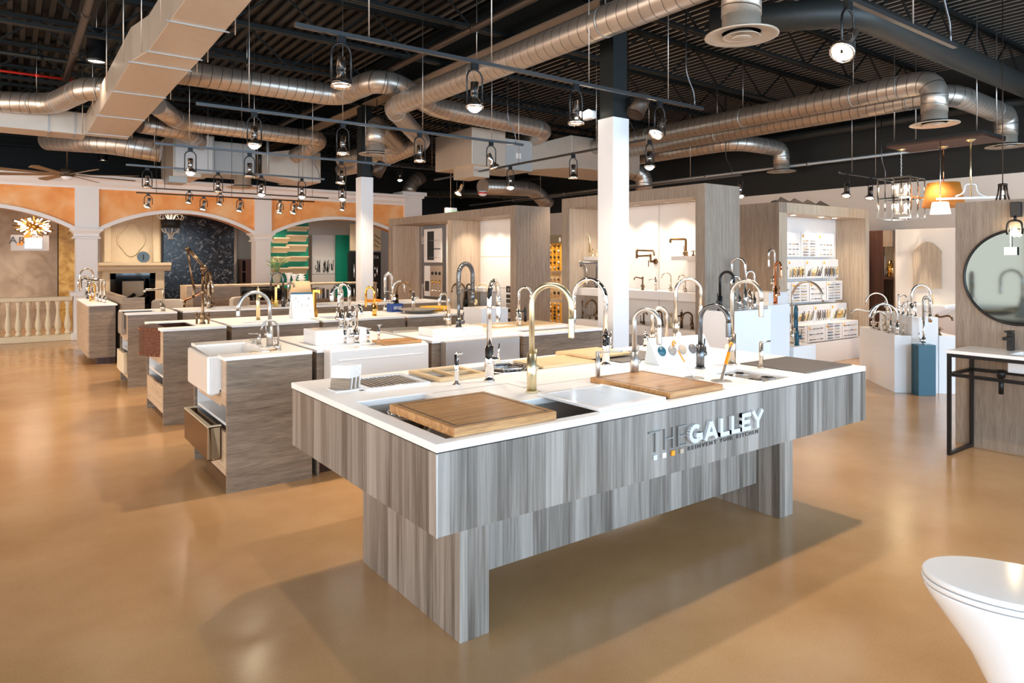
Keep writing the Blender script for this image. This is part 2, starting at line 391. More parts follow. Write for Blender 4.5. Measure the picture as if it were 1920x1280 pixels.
# street fronts behind and to the left of the camera: low sill, glazing bars, dark header
def storefront(name, axis, c):
    mb = MB()
    if axis == 'Y':
        mb.box(-7, 15, c-.1, c, 0, .25).box(-7, 15, c-.1, c, 3.3, 4.95)
        for i in range(12): mb.box(-7+i*2-.04, -7+i*2+.04, c-.1, c, .25, 3.3)
    else:
        mb.box(c-.1, c, -4, 15.9, 0, .25).box(c-.1, c, -4, 15.9, 3.3, 4.95).box(c-.1, c, 15.9, 24, 0, 4.95)
        for i in range(11): mb.box(c-.1, c, -4+i*2-.04, -4+i*2+.04, .25, 3.3)
    struct(name, mb, M['black'])
storefront('wall_front', 'Y', -4); storefront('wall_left', 'X', -7)
# ---- roof steel
def joist(y):
    t = thing('roof_joist', 'black open-web steel joist running under the roof deck', 'joist', (0, y, 4.4), group='open-web roof joists')
    mb = MB(); x0, x1 = -6.9, 13.4
    for dy in (-.03, .03):
        part('bottom_chord' if dy < 0 else 'bottom_chord', MB().box(x0, x1, y+dy-.02, y+dy+.02, 4.36, 4.40), M['iron'], t)
        part('top_chord', MB().box(x0, x1, y+dy-.02, y+dy+.02, 4.88, 4.93), M['iron'], t)
    w = MB(); x = x0; k = 0
    while x < x1-.6:
        a = (x, y, 4.39 if k % 2 else 4.89); b = (x+.6, y, 4.89 if k % 2 else 4.39); w.bar(a, b, .022); x += .6; k += 1
    part('web', w, M['iron'], t)
for i in range(13): joist(2.4 + 1.52*i)
for x in (5.1,):
    t = thing('steel_beam', 'deep black steel girder crossing above the white columns', 'beam', (x, 0, 4.29))
    part('bottom_flange', MB().box(x-.13, x+.13, -4, 21.9, 4.29, 4.31), plain('primer flange', srgb(120,104,88), .6), t)
    part('web', MB().box(x-.01, x+.01, -4, 21.9, 4.31, 4.86), M['iron'], t); part('top_flange', MB().box(x-.13, x+.13, -4, 21.9, 4.86, 4.88), M['iron'], t)
# ---- columns
def column(y, lab):
    t = thing('column', lab, 'column', (5.1, y, 0)); s = .115
    part('white_casing', MB().box(5.1-s, 5.1+s, y-s, y+s, 0, 3.04), M['column'], t, bevel=.004)
    part('steel_post', MB().box(5.1-.1, 5.1+.1, y-.1, y+.1, 3.04, 4.29), M['iron'], t)
    return t
YC2 = P(1150, 300, X=5.1).y; YC1 = P(683.5, 400, X=5.1).y
column(YC2, 'square white boxed column rising from behind the near island, black steel above')
column(YC1, 'square white boxed column in front of the orange arched wall, black steel above')
# ================================================================ ARCADE WALL
YA = 16.0
spans = [(-4.9, -2.4), (-2.0, 1.037), (1.445, 4.49), (4.863, 8.27)]
cols = [(-2.4, -2.0), (1.037, 1.445), (4.49, 4.863), (8.27, 8.78)]
aw = MB(); at = MB()
for (a, b) in spans:
    c = (a+b)/2; hw = (b-a)/2; n = 24; rise = .42
    arc = [(c + hw*math.cos(PI*(1-i/n)), 2.15 + rise*math.sin(PI*i/n)) for i in range(n+1)]
    # flatter segmental arch
    R = (hw*hw + rise*rise)/(2*rise); zc = 2.15 + rise - R; th = math.asin(hw/R)
    arc = [(c + R*math.sin(-th + 2*th*i/n), zc + R*math.cos(-th + 2*th*i/n)) for i in range(n+1)]
    for i in range(n):
        (xa, za), (xb, zb) = arc[i], arc[i+1]
        vs = [(xa, YA, za), (xb, YA, zb), (xb, YA, 3.02), (xa, YA, 3.02), (xa, YA+.3, za), (xb, YA+.3, zb), (xb, YA+.3, 3.02), (xa, YA+.3, 3.02)]
        aw.add(vs, [(0,1,2,3), (7,6,5,4), (0,4,5,1), (3,2,6,7)])
        R2 = R + .075
        p0 = (c + R2*math.sin(-th + 2*th*i/n), zc + R2*math.cos(-th + 2*th*i/n)); p1 = (c + R2*math.sin(-th + 2*th*(i+1)/n), zc + R2*math.cos(-th + 2*th*(i+1)/n))
        at.add([(xa, YA-.04, za), (xb, YA-.04, zb), (p1[0], YA-.04, p1[1]), (p0[0], YA-.04, p0[1]), (xa, YA+.32, za), (xb, YA+.32, zb), (p1[0], YA, p1[1]), (p0[0], YA, p0[1])],
               [(0,1,2,3), (0,4,5,1), (3,2,6,7)])
aw.box(-7, -4.9, YA, YA+.3, 0, 3.02)
struct('wall_arcade', aw, M['orange'])
struct('trim_1', at, M['white'])
cn = MB()
pr = [(YA+.3, 3.0), (YA-.03, 3.0), (YA-.03, 3.04), (YA-.1, 3.1), (YA-.12, 3.17), (YA-.2, 3.2), (YA-.2, 3.26), (YA+.3, 3.26)]
cn.prism(pr, 'X', -7, 8.27)
struct('trim_2', cn, M['white'])
def acol(a, b, lab, top=3.0):
    t = thing('arcade_pillar', lab, 'pillar', ((a+b)/2, YA, 0))
    w = b-a; c = (a+b)/2
    part('upper_pilaster', MB().box(a, b, YA-.06, YA+.34, 2.2, top), M['white'], t)
    pr = [(w/2, 2.0), (w/2+.03, 2.0), (w/2+.03, 2.03), (w/2+.005, 2.05), (w/2+.005, 2.1), (w/2+.06, 2.16), (w/2+.07, 2.16), (w/2+.07, 2.2), (w/2, 2.2)]
    cap = MB()
    for i in range(len(pr)-1):
        (r1, z1), (r2, z2) = pr[i], pr[i+1]
        y0 = YA+.14; e = .0
        q = lambda r, z: [(c-r, y0-r, z), (c+r, y0-r, z), (c+r, y0+r, z), (c-r, y0+r, z)]
        cap.add(q(r1, z1)+q(r2, z2), [(k, (k+1) % 4, (k+1) % 4+4, k+4) for k in range(4)])
    part('capital', cap, M['white'], t)
    part('shaft', MB().box(a+.02, b-.02, YA-.04, YA+.32, .95, 2.0), M['white'], t)
    part('pedestal', MB().box(a-.02, b+.02, YA-.08, YA+.36, .14, .86), M['white'], t)
    part('pedestal_cap', MB().box(a-.07, b+.07, YA-.13, YA+.41, .86, .95), M['white'], t, bevel=.01)
    part('plinth', MB().box(a-.06, b+.06, YA-.12, YA+.4, 0, .14), M['white'], t, bevel=.01)
    if top > 3.1:
        part('crown', MB().box(a-.05, b+.05, YA-.1, YA+.38, top, top+.06).box(a-.1, b+.1, YA-.15, YA+.42, top+.06, top+.16), M['white'], t, bevel=.01)
for (a, b), lab in zip(cols, ['white moulded pillar of the arcade beyond the left edge', 'white moulded pillar between the first and second arches from the left', 'white moulded pillar between the fireplace arch and the green display arch', 'white pillar with a crown at the far right end of the orange arcade']):
    acol(a, b, lab, 3.2 if a > 8 else 3.0)
# balustrade in the first arch
t = thing('balustrade', 'cast stone balustrade standing under the leftmost arch', 'balustrade', (-.5, YA, 0))
part('handrail', MB().box(-2.0, 1.0, YA-.06, YA+.14, .78, .86), M['balustrade'], t, bevel=.012)
part('bottom_rail', MB().box(-2.0, 1.0, YA-.07, YA+.15, .0, .12), M['balustrade'], t, bevel=.012)
prof = [(.05,.12),(.05,.17),(.035,.19),(.035,.21),(.055,.25),(.062,.32),(.05,.40),(.03,.52),(.028,.62),(.04,.66),(.03,.68),(.05,.72),(.055,.78)]
for i in range(19):
    x = .92 - i*.157
    part('baluster', MB().lathe(prof, (x, YA+.04, 0), 12), M['balustrade'], t)
# ---- rooms seen through the arches
struct('wall_alcove_left', MB().box(-7, .92, 19.5, 19.6, 0, 3.3), M['suede'])
struct('wall_alcove_gold', MB().box(.92, 1.5, 19.0, 19.1, 0, 3.3), M['goldleaf'])
struct('wall_alcove_middle', MB().box(1.5, 4.95, 19.3, 19.4, 0, 3.3), M['cream'])
struct('wall_alcove_hall', MB().box(4.95, 8.4, 19.9, 20.0, 0, 3.3), M['cream'])
struct('wall_alcove_soffit', MB().box(-7, 8.6, 16.4, 19.6, 3.1, 3.14), M['cream'])
YB = 18.7
# sign seen through the first arch
g = thing('hanging_sign', 'frosted glass sign with dark letters AR and an orange sweep under the starburst lamp', 'sign', P(45, 460, Y=17.4))
a = P(20, 440, Y=17.4); b = P(92, 470, Y=17.4)
part('panel', MB().box(a.x, b.x, 17.4, 17.41, b.z, a.z), plain('frosted acrylic', srgb(206,190,176), .3), g)
p1 = P(30, 438, Y=17.39); p2 = P(64, 461, Y=17.39)
part('orange_sweep', MB().prism([(p1.x, p2.z+.02), (p1.x+.1, p2.z), (p2.x, p1.z+.05), (p1.x+.18, p1.z+.06), (p1.x+.12, p1.z-.08)], 'Y', 17.385, 17.395), M['orangeplastic'], g)
tp = P(17, 456, Y=17.38)
text('AR', .2, M['letters_dark'], tp, ROT_NEGY, g, name='letters', space=1.2)
c0 = P(46, 446, Y=17.36); c1 = P(79, 466, Y=17.36)
part('reflection_pane', MB().box(c0.x, c1.x, 17.35, 17.37, c1.z, c0.z), plain('screen reflection', srgb(214,226,232), .3, emit=.5, ec=(.8,.9,1,1)), g)  # bright reflection on the sign, put in as a faintly glowing pane
# sputnik lamp
c = P(63, 424, Y=17.0)
t = thing('starburst_chandelier', 'gold starburst chandelier of radiating rods glowing in the leftmost arch', 'chandelier', c)
for i in range(64):
    zz = 1 - 2*(i+.5)/64; ph = i*2.39996; rr = math.sqrt(1-zz*zz)
    dv = Vector((rr*math.cos(ph), rr*math.sin(ph), zz*.62)); L = .30 + .1*random.random()
    part('rod', MB().cyl(c + dv*.04, c + dv*L, .006, .012, 6), M['gold'], t)
    if i % 2: part('glass_bulb', MB().cyl(c + dv*L*.55, c + dv*L*.9, .013, .013, 6), M['glowsoft'], t)
part('hub', MB().ball(c, .05), M['gold'], t)
part('stem', MB().cyl(c, (c.x, c.y, 3.1), .008), M['gold'], t)
# fireplace
def rect(mb, u0, v0, u1, v1, Y, dep):
    a = P(u0, v0, Y=Y); b = P(u1, v1, Y=Y); return mb.box(a.x, b.x, Y, Y+dep, b.z, a.z)
t = thing('fireplace', 'carved limestone fireplace with black firebox under the second arch', 'fireplace', (P(250, 500, Y=YB).x, YB, 0))
x0, x1 = P(192, 0, Y=YB).x, P(308, 0, Y=YB).x
def zat(v, Y): return P(250, v, Y=Y).z
zf0 = .5*0; zo = zat(512, YB); zm0 = zat(508, YB); zm1 = zat(492, YB)
fx0, fx1 = P(206, 0, Y=YB).x, P(291, 0, Y=YB).x
part('surround', MB().box(x0, fx0, YB-.05, YB+.58, 0, zm0).box(fx1, x1, YB-.05, YB+.58, 0, zm0).box(fx0, fx1, YB-.05, YB+.58, zo, zm0).box(fx0, fx1, YB-.05, YB+.58, 0, .32), M['limestone'], t, bevel=.015)
mp = [(YB+.6, zm0), (YB-.12, zm0), (YB-.16, zm0+.05), (YB-.16, zm0+.1), (YB-.24, zm0+.14), (YB-.24, zm1), (YB+.6, zm1)]
mp = [(min(y, YB+.58), z) for y, z in mp]
part('mantel', MB().prism(mp, 'X', x0-.1, x1+.12), M['limestone'], t)
part('overmantel', MB().box(x0+.02, x1-.06, YB+.1, YB+.58, zm1, 3.09), M['limestone'], t)
part('pilaster', MB().box(x0+.03, x0+.18, YB-.02, YB+.1, zm1, 3.085), M['limestone'], t, bevel=.02); part('pilaster', MB().box(x1-.25, x1-.1, YB-.02, YB+.1, zm1, 3.085), M['limestone'], t, bevel=.02)
oc = P(247, 449, Y=YB); pts = []
for i in range(48):
    a = 2*PI*i/48; rr = 1 + .09*math.cos(4*a) ; pts.append((oc.x + .27*rr*math.cos(a), YB+.09, oc.z + .36*rr*math.sin(a)))
part('cartouche_moulding', MB().tube(pts, .022, 8, closed=True), M['limestone'], t)
fb = part('firebox', MB().slab(fx0, fx1, 0, 0, 0, 0).box(fx0, fx0+.12, YB-.02, YB+.1, .32, zo).box(fx1-.12, fx1, YB-.02, YB+.1, .32, zo).box(fx0, fx1, YB-.02, YB+.1, zo-.14, zo).box(fx0, fx1, YB-.02, YB+.1, .32, .5).box(fx0, fx1, YB+.4, YB+.45, .32, zo), M['glassdark'], t)
part('brick_liner', MB().box(fx0+.3, fx1-.2, YB+.36, YB+.39, .5, zo-.2), M['limestone'], fb)
lg = MB()
for k in range(5): lg.cyl((fx0+.25+.08*k, YB+.2, .52+.05*(k % 2)), (fx1-.5+.09*k, YB+.28, .6+.07*((k+1) % 3)), .045, n=8)
part('logs', lg, M['black'], fb)
c = P(269, 490, Y=YB-.12)
t = thing('mantel_plate', 'dark round decorative plate propped on the fireplace mantel', 'plate', (c.x, c.y, zm1))
part('disc', MB().lathe([(0, -.01), (.1, -.005), (.14, .01)], (c.x, YB-.1, zm1+.13), 20, Matrix.Rotation(PI/2-.2, 4, 'X')), plain('blue glaze', srgb(84,104,120), .3), t)
part('crack_motif', MB().box(c.x-.012, c.x+.012, YB-.125, YB-.115, zm1+.01, zm1+.2), M['black'], t)
# granite slab
a = P(306, 410, Y=18.9); b = P(438, 560, Y=18.9)
t = thing('granite_slab', 'tall polished black granite slab with white flecks beside the fireplace', 'stone slab', ((a.x+b.x)/2, 18.9, 0))
part('slab_face', MB().box(a.x, b.x, 18.85, 18.9, 0, 3.1), M['marble'], t)
a2 = P(183, 0, Y=19.1); b2 = P(192, 0, Y=19.1)
# bedroom-style dark doorway piece and urn to the right of the slab
a = P(447, 486, Y=19.2); b = P(466, 560, Y=19.2)
t = thing('open_bookcase', 'dark brown open bookcase beside the black granite slab', 'bookcase', ((a.x+b.x)/2, 19.2, 0))
part('carcass', MB().box(a.x, a.x+.03, 18.95, 19.25, 0, a.z).box(b.x-.14, b.x, 18.95, 19.25, 0, a.z).box(a.x, b.x, 19.22, 19.25, 0, a.z), M['darkwood'], t)
for z in (a.z-.04, 1.25, .95, .6): part('shelf', MB().box(a.x+.03, b.x-.14, 18.95, 19.22, z, z+.03), M['darkwood'], t)
# green display wall with crown mouldings
YG = 18.6
a = P(506, 400, Y=YG); b = P(578, 540, Y=YG)
t = thing('moulding_display_board', 'green display board carrying crown moulding samples under the third arch', 'display board', ((a.x+b.x)/2, YG, 0))
part('board', MB().box(a.x-.3, b.x, YG, YG+.05, 0, 3.05), M['greenpaint'], t)
def crown(x0, x1, z, h, lab):
    pr = [(YG, z), (YG-.04, z), (YG-.06, z+h*.25), (YG-.14, z+h*.6), (YG-.2, z+h*.8), (YG-.22, z+h*.8), (YG-.22, z+h), (YG, z+h)]
    o = solo('crown_moulding', MB().prism(pr, 'X', x0, x1), M['balustrade'], lab, 'moulding', 'crown moulding samples on the green board')
for (u0, v0, u1, v1, w) in [(540,424,577,434,'upper right, half hidden by the arch'), (511,445,541,456,'second down on the left'), (538,440,575,453,'second down on the right'), (510,462,540,474,'third down on the left'), (538,458,575,472,'third down on the right'),
                         (510,481,542,492,'fourth down on the left'), (543,480,577,490,'fourth down on the right'), (510,502,544,512,'lowest on the left'), (542,500,576,514,'lowest on the right')]:
    A = P(u0, v0, Y=YG-.1); B = P(u1, v1, Y=YG-.1); crown(A.x, B.x, B.z, A.z-B.z, 'pale crown moulding sample on the green board, '+w)
a = P(585, 440, Y=19.2); b = P(629, 568, Y=19.2)
t = thing('display_door', 'tall white panel with a black and white abstract print beside the green panel', 'display panel', ((a.x+b.x)/2, 19.2, 0))
part('panel', MB().box(a.x, b.x, 19.2, 19.26, 0, a.z), M['white'], t)
pz0 = P(600, 513, Y=19.2).z; pz1 = P(600, 482, Y=19.2).z
part('print', MB().box(a.x+.02, b.x-.02, 19.18, 19.2, pz0, pz1), M['paper'], t)
st = MB()
for i in range(26):
    x = a.x + .05 + (b.x-a.x-.1)*random.random()**.7; h0 = pz0 + .02 + .1*random.random()
    st.bar((x, 19.175, h0), (x+.03*random.uniform(-1, 1), 19.175, h0 + .1 + .25*random.random()), .016, .004)
part('brush_strokes', st, M['black'], t)
a = P(630, 440, Y=19.0); b = P(655, 568, Y=19.0)
solo('green_panel', MB().box(a.x, b.x, 19.0, 19.05, 0, a.z), M['greenpaint'], 'plain tall green painted panel left of the far white column', 'display panel')
# tall dark display right of it with hardware
a = P(657, 472, Y=18.4); b = P(714, 568, Y=18.4)
t = thing('appliance_showcase', 'black showcase with handle samples and small white lettering behind the far column', 'showcase', ((a.x+b.x)/2, 18.4, 0))
part('cabinet', MB().box(a.x, b.x, 18.4, 18.6, 0, a.z), M['black'], t)
tp = P(697, 485, Y=18.38); text('STA', .13, M['letters_light'], tp, ROT_NEGY, t, name='letters')
for i, (u, v0, v1) in enumerate([(663,495,520),(668,497,524),(663,540,562),(702,500,506),(706,500,516),(702,512,520),(701,540,550),(707,540,556)]):
    A = P(u, v0, Y=18.37); B = P(u, v1, Y=18.37)
    part('handle_sample', MB().tube(fillet([A, A+Vector((0,-.04,0)), B+Vector((0,-.04,0)), B], .02, 3), .014, 6), M['chrome'], t)
t = thing('overhead_display', 'pale pinned sample board above the black showcase', 'sample board', (P(700, 450, Y=18.4).x, 18.4, 2.0))
A = P(657, 420, Y=18.42); B = P(714, 470, Y=18.42)
part('board', MB().box(A.x, B.x, 18.42, 18.47, B.z, A.z), M['balustrade'], t)
for i in range(8):
    q = P(700+4*(i % 3), 442+3*i, Y=18.4); part('scroll_sample', MB().tube([q, q+Vector((.04,-.02,.03)), q+Vector((.09,-.02,-.01))], .008, 5), M['bronze'], t)
# ornate drum lamp in the second arch
c = P(320, 420, Y=17.2)
t = thing('drum_pendant', 'ornate pendant with black drum shade and silver scrolls in the fireplace arch', 'pendant lamp', c)
part('drum_shade', MB().lathe([(.19, -.08), (.2, -.08), (.21, .1), (.2, .1), (.19, -.08)], c, 24), M['black'], t)
part('lamp_glow', MB().lathe([(.0, -.07), (.185, -.07), (.185, -.06)], c, 20), M['glowsoft'], t)
for k in range(8):
    sc = MB()
    a = 2*PI*k/8; d = Vector((math.cos(a), math.sin(a), 0))
    sc.tube([c + d*.05 + Vector((0,0,.1)), c + d*.12 + Vector((0,0,.22)), c + d*.22 + Vector((0,0,.24)), c + d*.28 + Vector((0,0,.16)), c + d*.24 + Vector((0,0,.1)), c + d*.2 + Vector((0,0,.13))], .012, 6)
    part('upper_scroll', sc, M['silverleaf'], t); sc = MB()
    sc.tube([c + d*.19 + Vector((0,0,-.1)), c + d*.16 + Vector((0,0,-.18)), c + d*.07 + Vector((0,0,-.2)), c + d*.03 + Vector((0,0,-.3)), c + d*.06 + Vector((0,0,-.34))], .012, 6); part('lower_scroll', sc, M['silverleaf'], t)
part('rod', MB().cyl(c, (c.x, c.y, 3.1), .01), M['silverleaf'], t)
# ---- ceiling fan in front of the arcade
c = P(126, 327, Y=14.6); cz = c.z
t = thing('ceiling_fan', 'bronze ceiling fan with long flat wooden blades in front of the orange wall', 'ceiling fan', c)
part('motor', MB().lathe([(.0, -.04), (.1, -.04), (.135, 0), (.135, .06), (.09, .1), (.03, .12), (.0, .12)], c, 24), M['browndark'], t)
part('light_bowl', MB().lathe([(.0, -.1), (.06, -.095), (.095, -.05), (.095, -.04)], c, 20), M['whitegloss'], t)
part('down_rod', MB().cyl(c+Vector((0,0,.12)), (c.x, c.y, 4.9), .014), M['browndark'], t)
for k in range(8):
    a = 2*PI*k/8 + .3; m = Matrix.Translation(c) @ Matrix.Rotation(a, 4, 'Z') @ Matrix.Rotation(.2, 4, 'X')
    mb = MB(); vs = [m @ Vector(p) for p in [(.12,-.03,-.01),(1.12,-.075,-.01),(1.2,.02,-.01),(1.12,.075,-.01),(.12,.03,-.01),(.12,-.03,0),(1.12,-.075,0),(1.2,.02,0),(1.12,.075,0),(.12,.03,0)]]
    mb.add(vs, [(4,3,2,1,0),(5,6,7,8,9)] + [(i, (i+1) % 5, (i+1) % 5+5, i+5) for i in range(5)])
    part('blade', mb, M['fanwood'], t)
# ================================================================ DUCTWORK
def V(*a): return Vector(a)
def duct(lab, pts, r, rad=.3, hang=(), group='spiral ducts'):
    t = thing('spiral_duct', lab, 'duct', pts[0], group=None)
    pp = fillet(pts, rad, 5)
    # resample long straights so the seams shade evenly
    part('duct_run', MB().tube(pp, r, 20), M['duct'], t)
    rings = MB()
    for i in range(1, len(pts)-1):
        for s in (-1, 1):
            d = (Vector(pts[i+s]) - Vector(pts[i])); L = d.length; d.normalize(); q = Vector(pts[i]) + d*min(rad+.02, L*.5)
            rings = MB().cyl(q - d*.008, q + d*.008, r*1.025, n=20); part('elbow_collar', rings, M['ductgrey'], t)
    for (i, f) in hang:
        q = Vector(pts[i]).lerp(Vector(pts[i+1]), f)
        part('hanger_rod', MB().cyl(q + V(0,0,r), (q.x, q.y, 4.9), .006, n=6), M['steel'], t)
        d = (Vector(pts[i+1]) - Vector(pts[i])).normalized(); part('hanger_band', MB().cyl(q - d*.012, q + d*.012, r*1.02, n=20), M['ductgrey'], t)
    return t
def diffuser(lab, c, r, rn, neck):
    t = thing('ceiling_diffuser', lab, 'air diffuser', c)
    prof = [(rn, .03), (rn*1.05, .02), (r, .01), (r*1.01, 0), (r*.97, -.004), (r*.8, .012), (r*.62, .03)]
    part('outer_cone', MB().lathe([(rn, neck), (rn, .03)] + prof[1:], c, 28), M['ductsheet'], t)
    part('throat', MB().lathe([(0, .045), (r*.62, .045), (r*.62, .03)], c, 24), M['black'], t)
    part('middle_cone', MB().lathe([(r*.3, .035), (r*.5, .0), (r*.53, -.008), (r*.48, -.006), (r*.3, .02)], c, 24), M['ductsheet'], t)
    part('centre_cone', MB().lathe([(0, .012), (r*.1, .006), (r*.27, -.012), (r*.24, -.016), (0, -.006)], c, 20), M['ductsheet'], t)
ZM = 3.8; XM = 4.5
def y_at(u, X): return P(u, 400, X=X).y
ym = y_at(735, XM); yd = y_at(1390, XM)
tail1 = P(795, 268, z=3.8); tail2 = P(700, 306, z=3.6)
duct('wide spiral duct crossing the ceiling centre in front of the black girder', [V(XM, yd, 3.42), V(XM, yd, ZM), V(XM, ym, ZM), tail1, tail2, P(640, 318, z=3.6)], .148, .26, [(1, .25), (1, .62)])
diffuser('largest round ceiling diffuser, at the top centre-right of the view', V(XM, yd, 3.27), .27, .142, .16)
za = 4.1
a0 = P(366, 133, z=za); a1 = P(636, 180, z=za); a2 = P(700, 152, z=za); a3 = P(752, 152, z=za); a4 = P(815, 196, z=za); a5 = P(995, 245, z=za)
a4 = V(a4.x, a4.y, 4.05); a5 = V(a5.x, a4.y+.3, 4.02)
duct('spiral duct leaving the tan rectangular duct and jogging over the wide duct', [V(1.6, a1.y, za), V(a1.x, a1.y, za), V(a2.x, a2.y, za), V(a3.x, a2.y-.05, za), a4, a5, V(a5.x-.02, a5.y+1.1, 3.82)], .162, .3, [(0, .45)])
c1 = P(335, 228, z=3.96); c2 = P(596, 266, z=3.96)
duct('spiral duct behind the brightest left track lamp, ending in an elbow', [P(292, 196, z=3.96), c1, V(c2.x, c1.y+.2, 3.96), V(c2.x-.2, c1.y+1.3, 3.75)], .155, .3, [(1, .4)])
duct('short spiral duct curving down onto the left air handler', [P(262, 232, z=3.9), P(345, 246, z=3.9), P(372, 262, z=3.9) , P(366, 275, Y=P(372, 262, z=3.9).y)], .16, .3)
duct('spiral duct at the far left edge rising to the rectangular duct', [P(-60, 188, z=3.96), P(100, 195, z=3.96), P(160, 166, z=3.96), V(1.15, P(160, 166, z=3.96).y-.15, 3.96)], .16, .3, [(0, .8)])
duct('low spiral duct running into the left face of the left air handler', [P(90, 262, z=3.75), P(205, 268, z=3.6), P(302, 284, z=3.5)], .19, .3)
XR = 9.8; zr = 3.93; yr = y_at(1752, XR)
duct('long spiral duct on the right with an elbow down to a diffuser', [V(XR, 11.6, zr), V(XR, yr, zr), V(XR, yr, 3.5)], .158, .42, [(0, .35), (0, .62), (0, .86)])
diffuser('round diffuser above the slatted timber lamp panel', V(XR, yr, 3.35), .29, .15, .16)
x2 = 10.65; e0 = P(1885, 200, z=3.93); ex = P(1885, 275, z=3.38)
duct('second long spiral duct behind, turning down at the right edge', [V(x2, 11.9, zr), V(x2, 4.1, zr), V(ex.x, 4.1, zr-.05), V(ex.x, 4.1, 3.55)], .158, .5, [(0, .5)])
diffuser('round diffuser at the right edge beside the timber lamp panel', V(ex.x, 4.1, 3.38), .29, .15, .18)
e3 = P(1465, 322, z=3.38)
duct('lower spiral duct curving down in front of the black soffit', [V(11.5, 12.5, 3.9), V(11.5, e3.y+.2, 3.9), V(e3.x, e3.y, 3.85), V(e3.x, e3.y, 3.5)], .158, .5)
diffuser('round diffuser above the hardware display box', e3, .28, .15, .14)
e4 = P(1208, 352, z=3.3)
duct('spiral duct curving down behind the middle display box', [V(e4.x-2.5, e4.y+.9, 3.75), V(e4.x-.5, e4.y+.2, 3.75), V(e4.x, e4.y, 3.6), V(e4.x, e4.y, 3.2)], .2, .5)
e5 = V(4.95, 10.92, 3.38); e5b = P(775, 275, z=3.75)
duct('spiral duct elbowing down beside the far white column', [V(5.0, 10.7, 3.5), V(5.0, 10.7, 3.88), V(e5b.x, 12.2, 3.8), P(640, 300, z=3.7)], .16, .3)
diffuser('round diffuser just above the far white column', V(5.0, 10.7, 3.36), .28, .15, .16)
e6 = P(765, 373, z=3.35)
duct('short spiral duct dropping from the right air handler to a diffuser', [P(790, 330, Y=e6.y), P(772, 345, Y=e6.y), V(e6.x, e6.y, 3.5)], .2, .3)
diffuser('small far diffuser left of the lit exit sign', e6, .3, .18, .2)
e7 = P(1028, 385, Y=14.5)
duct('bright spiral duct bending down behind the left display box', [P(905, 350, Y=14.0), P(1000, 354, Y=14.5), e7], .2, .5)
diffuser('round diffuser hidden in part by the orange ceiling fan wall', P(455, 352, d=14.6), .32, .17, .4)
# rectangular duct
def sheet_duct():
    zb, zt = 3.6, 3.95
    t = thing('rectangular_duct', 'large tan rectangular duct overhead at the upper left', 'duct', (1.3, 8, zb))
    L = [(1.13, 3.6), (1.09, 7.45), (1.0, 7.95), (1.0, 13.1)]; R = [(1.6, 13.1), (1.56, 7.9), (1.56, 7.4), (1.5, 3.6)]
    poly = L + R
    part('casing', MB().prism(poly, 'Z', zb, zt), M['ductsheet'], t, bevel=.004)
    for y in (5.2, 6.4, 7.45, 7.95, 9.45, 11.15, 12.8):
        x0 = 1.08 if y < 7.8 else .985
        part('seam_flange', MB().box(x0-.01, 1.58, y-.007, y+.007, zb-.012, zb), M['ductgrey'], t)
        part('hanger_rod', MB().cyl((x0-.05, y, zb-.02), (x0-.05, y, 4.9), .006, n=6), M['steel'], t)
        part('hanger_rod', MB().cyl((1.63, y, zb-.02), (1.63, y, 4.9), .006, n=6), M['steel'], t)
    t = thing('rectangular_duct', 'grey rectangular branch duct running to the left edge of the view', 'duct', (-2, 13.2, zb))
    part('casing', MB().box(-6.5, 1.0, 13.0, 13.6, zb, zt), M['ductsheet'], t, bevel=.004)
    for x in (-.3, .5, .85): part('seam_flange', MB().box(x-.012, x+.012, 12.985, 13.6, zb-.012, zt), M['ductgrey'], t)
    return t
sheet_duct()
# air handlers
c = P(327, 322, z=3.3); y0 = c.y; x0 = c.x
t = thing('air_handler', 'left air handling unit with white front panel hung above the second arch', 'air handler', (x0+1, y0+.5, 3.3))
part('cabinet', MB().box(x0, P(402, 300, Y=y0).x, y0, y0+1.0, 3.3, 4.08), M['ahu'], t, bevel=.01)
part('side_plenum', MB().box(x0-.02, x0+.5, y0+.02, y0+1.35, 3.22, 4.1), M['ductsheet'], t, bevel=.01)
part('white_panel', MB().box(x0+.02, P(400, 300, Y=y0).x-.02, y0-.015, y0, 3.34, 4.05), plain('pale panel', srgb(206,212,216), .5), t)
part('service_panel', MB().box(P(404, 300, Y=y0).x, P(482, 300, Y=y0).x, y0+.1, y0+1.0, 3.34, 4.0), M['ahu'], t, bevel=.01)
part('pipe', MB().cyl(P(487, 270, Y=y0), P(487, 325, Y=y0), .03, n=8), M['blackmetal'], t); part('pipe', MB().cyl(P(502, 262, Y=y0), P(502, 325, Y=y0), .03, n=8), M['ahu'], t)
part('transition', MB().prism([(P(490, 0, Y=y0+.2).x, 3.4), (P(548, 0, Y=y0+.2).x, 3.32), (P(548, 0, Y=y0+.2).x, 3.98), (P(490, 0, Y=y0+.2).x, 3.85)], 'Y', y0+.15, y0+1.0), M['ductsheet'], t)
part('supply_plenum', MB().box(P(548, 0, Y=y0+.2).x, P(600, 0, Y=y0+.2).x, y0+.15, y0+1.2, 3.3, 3.98), M['ductsheet'], t, bevel=.01)
part('drip_pan', MB().box(P(318, 0, Y=y0).x, P(352, 0, Y=y0).x, y0+.05, y0+.6, 3.1, 3.22), M['ahu'], t)
c = P(885, 308, z=3.3); x0, y0 = c.x, c.y
t = thing('air_handler', 'right air handling unit of tan and grey sheet metal above the left display box', 'air handler', (x0+.6, y0+.6, 3.3))
yb = P(816, 320, X=x0).y; xr = P(1000, 330, Y=y0).x
part('return_plenum', MB().box(x0, x0+.75, y0, yb, 3.3, 3.98), M['ductsheet'], t, bevel=.01)
part('cabinet', MB().box(x0+.75, xr, y0+.02, y0+1.0, 3.28, 3.86), M['ahu'], t, bevel=.01)
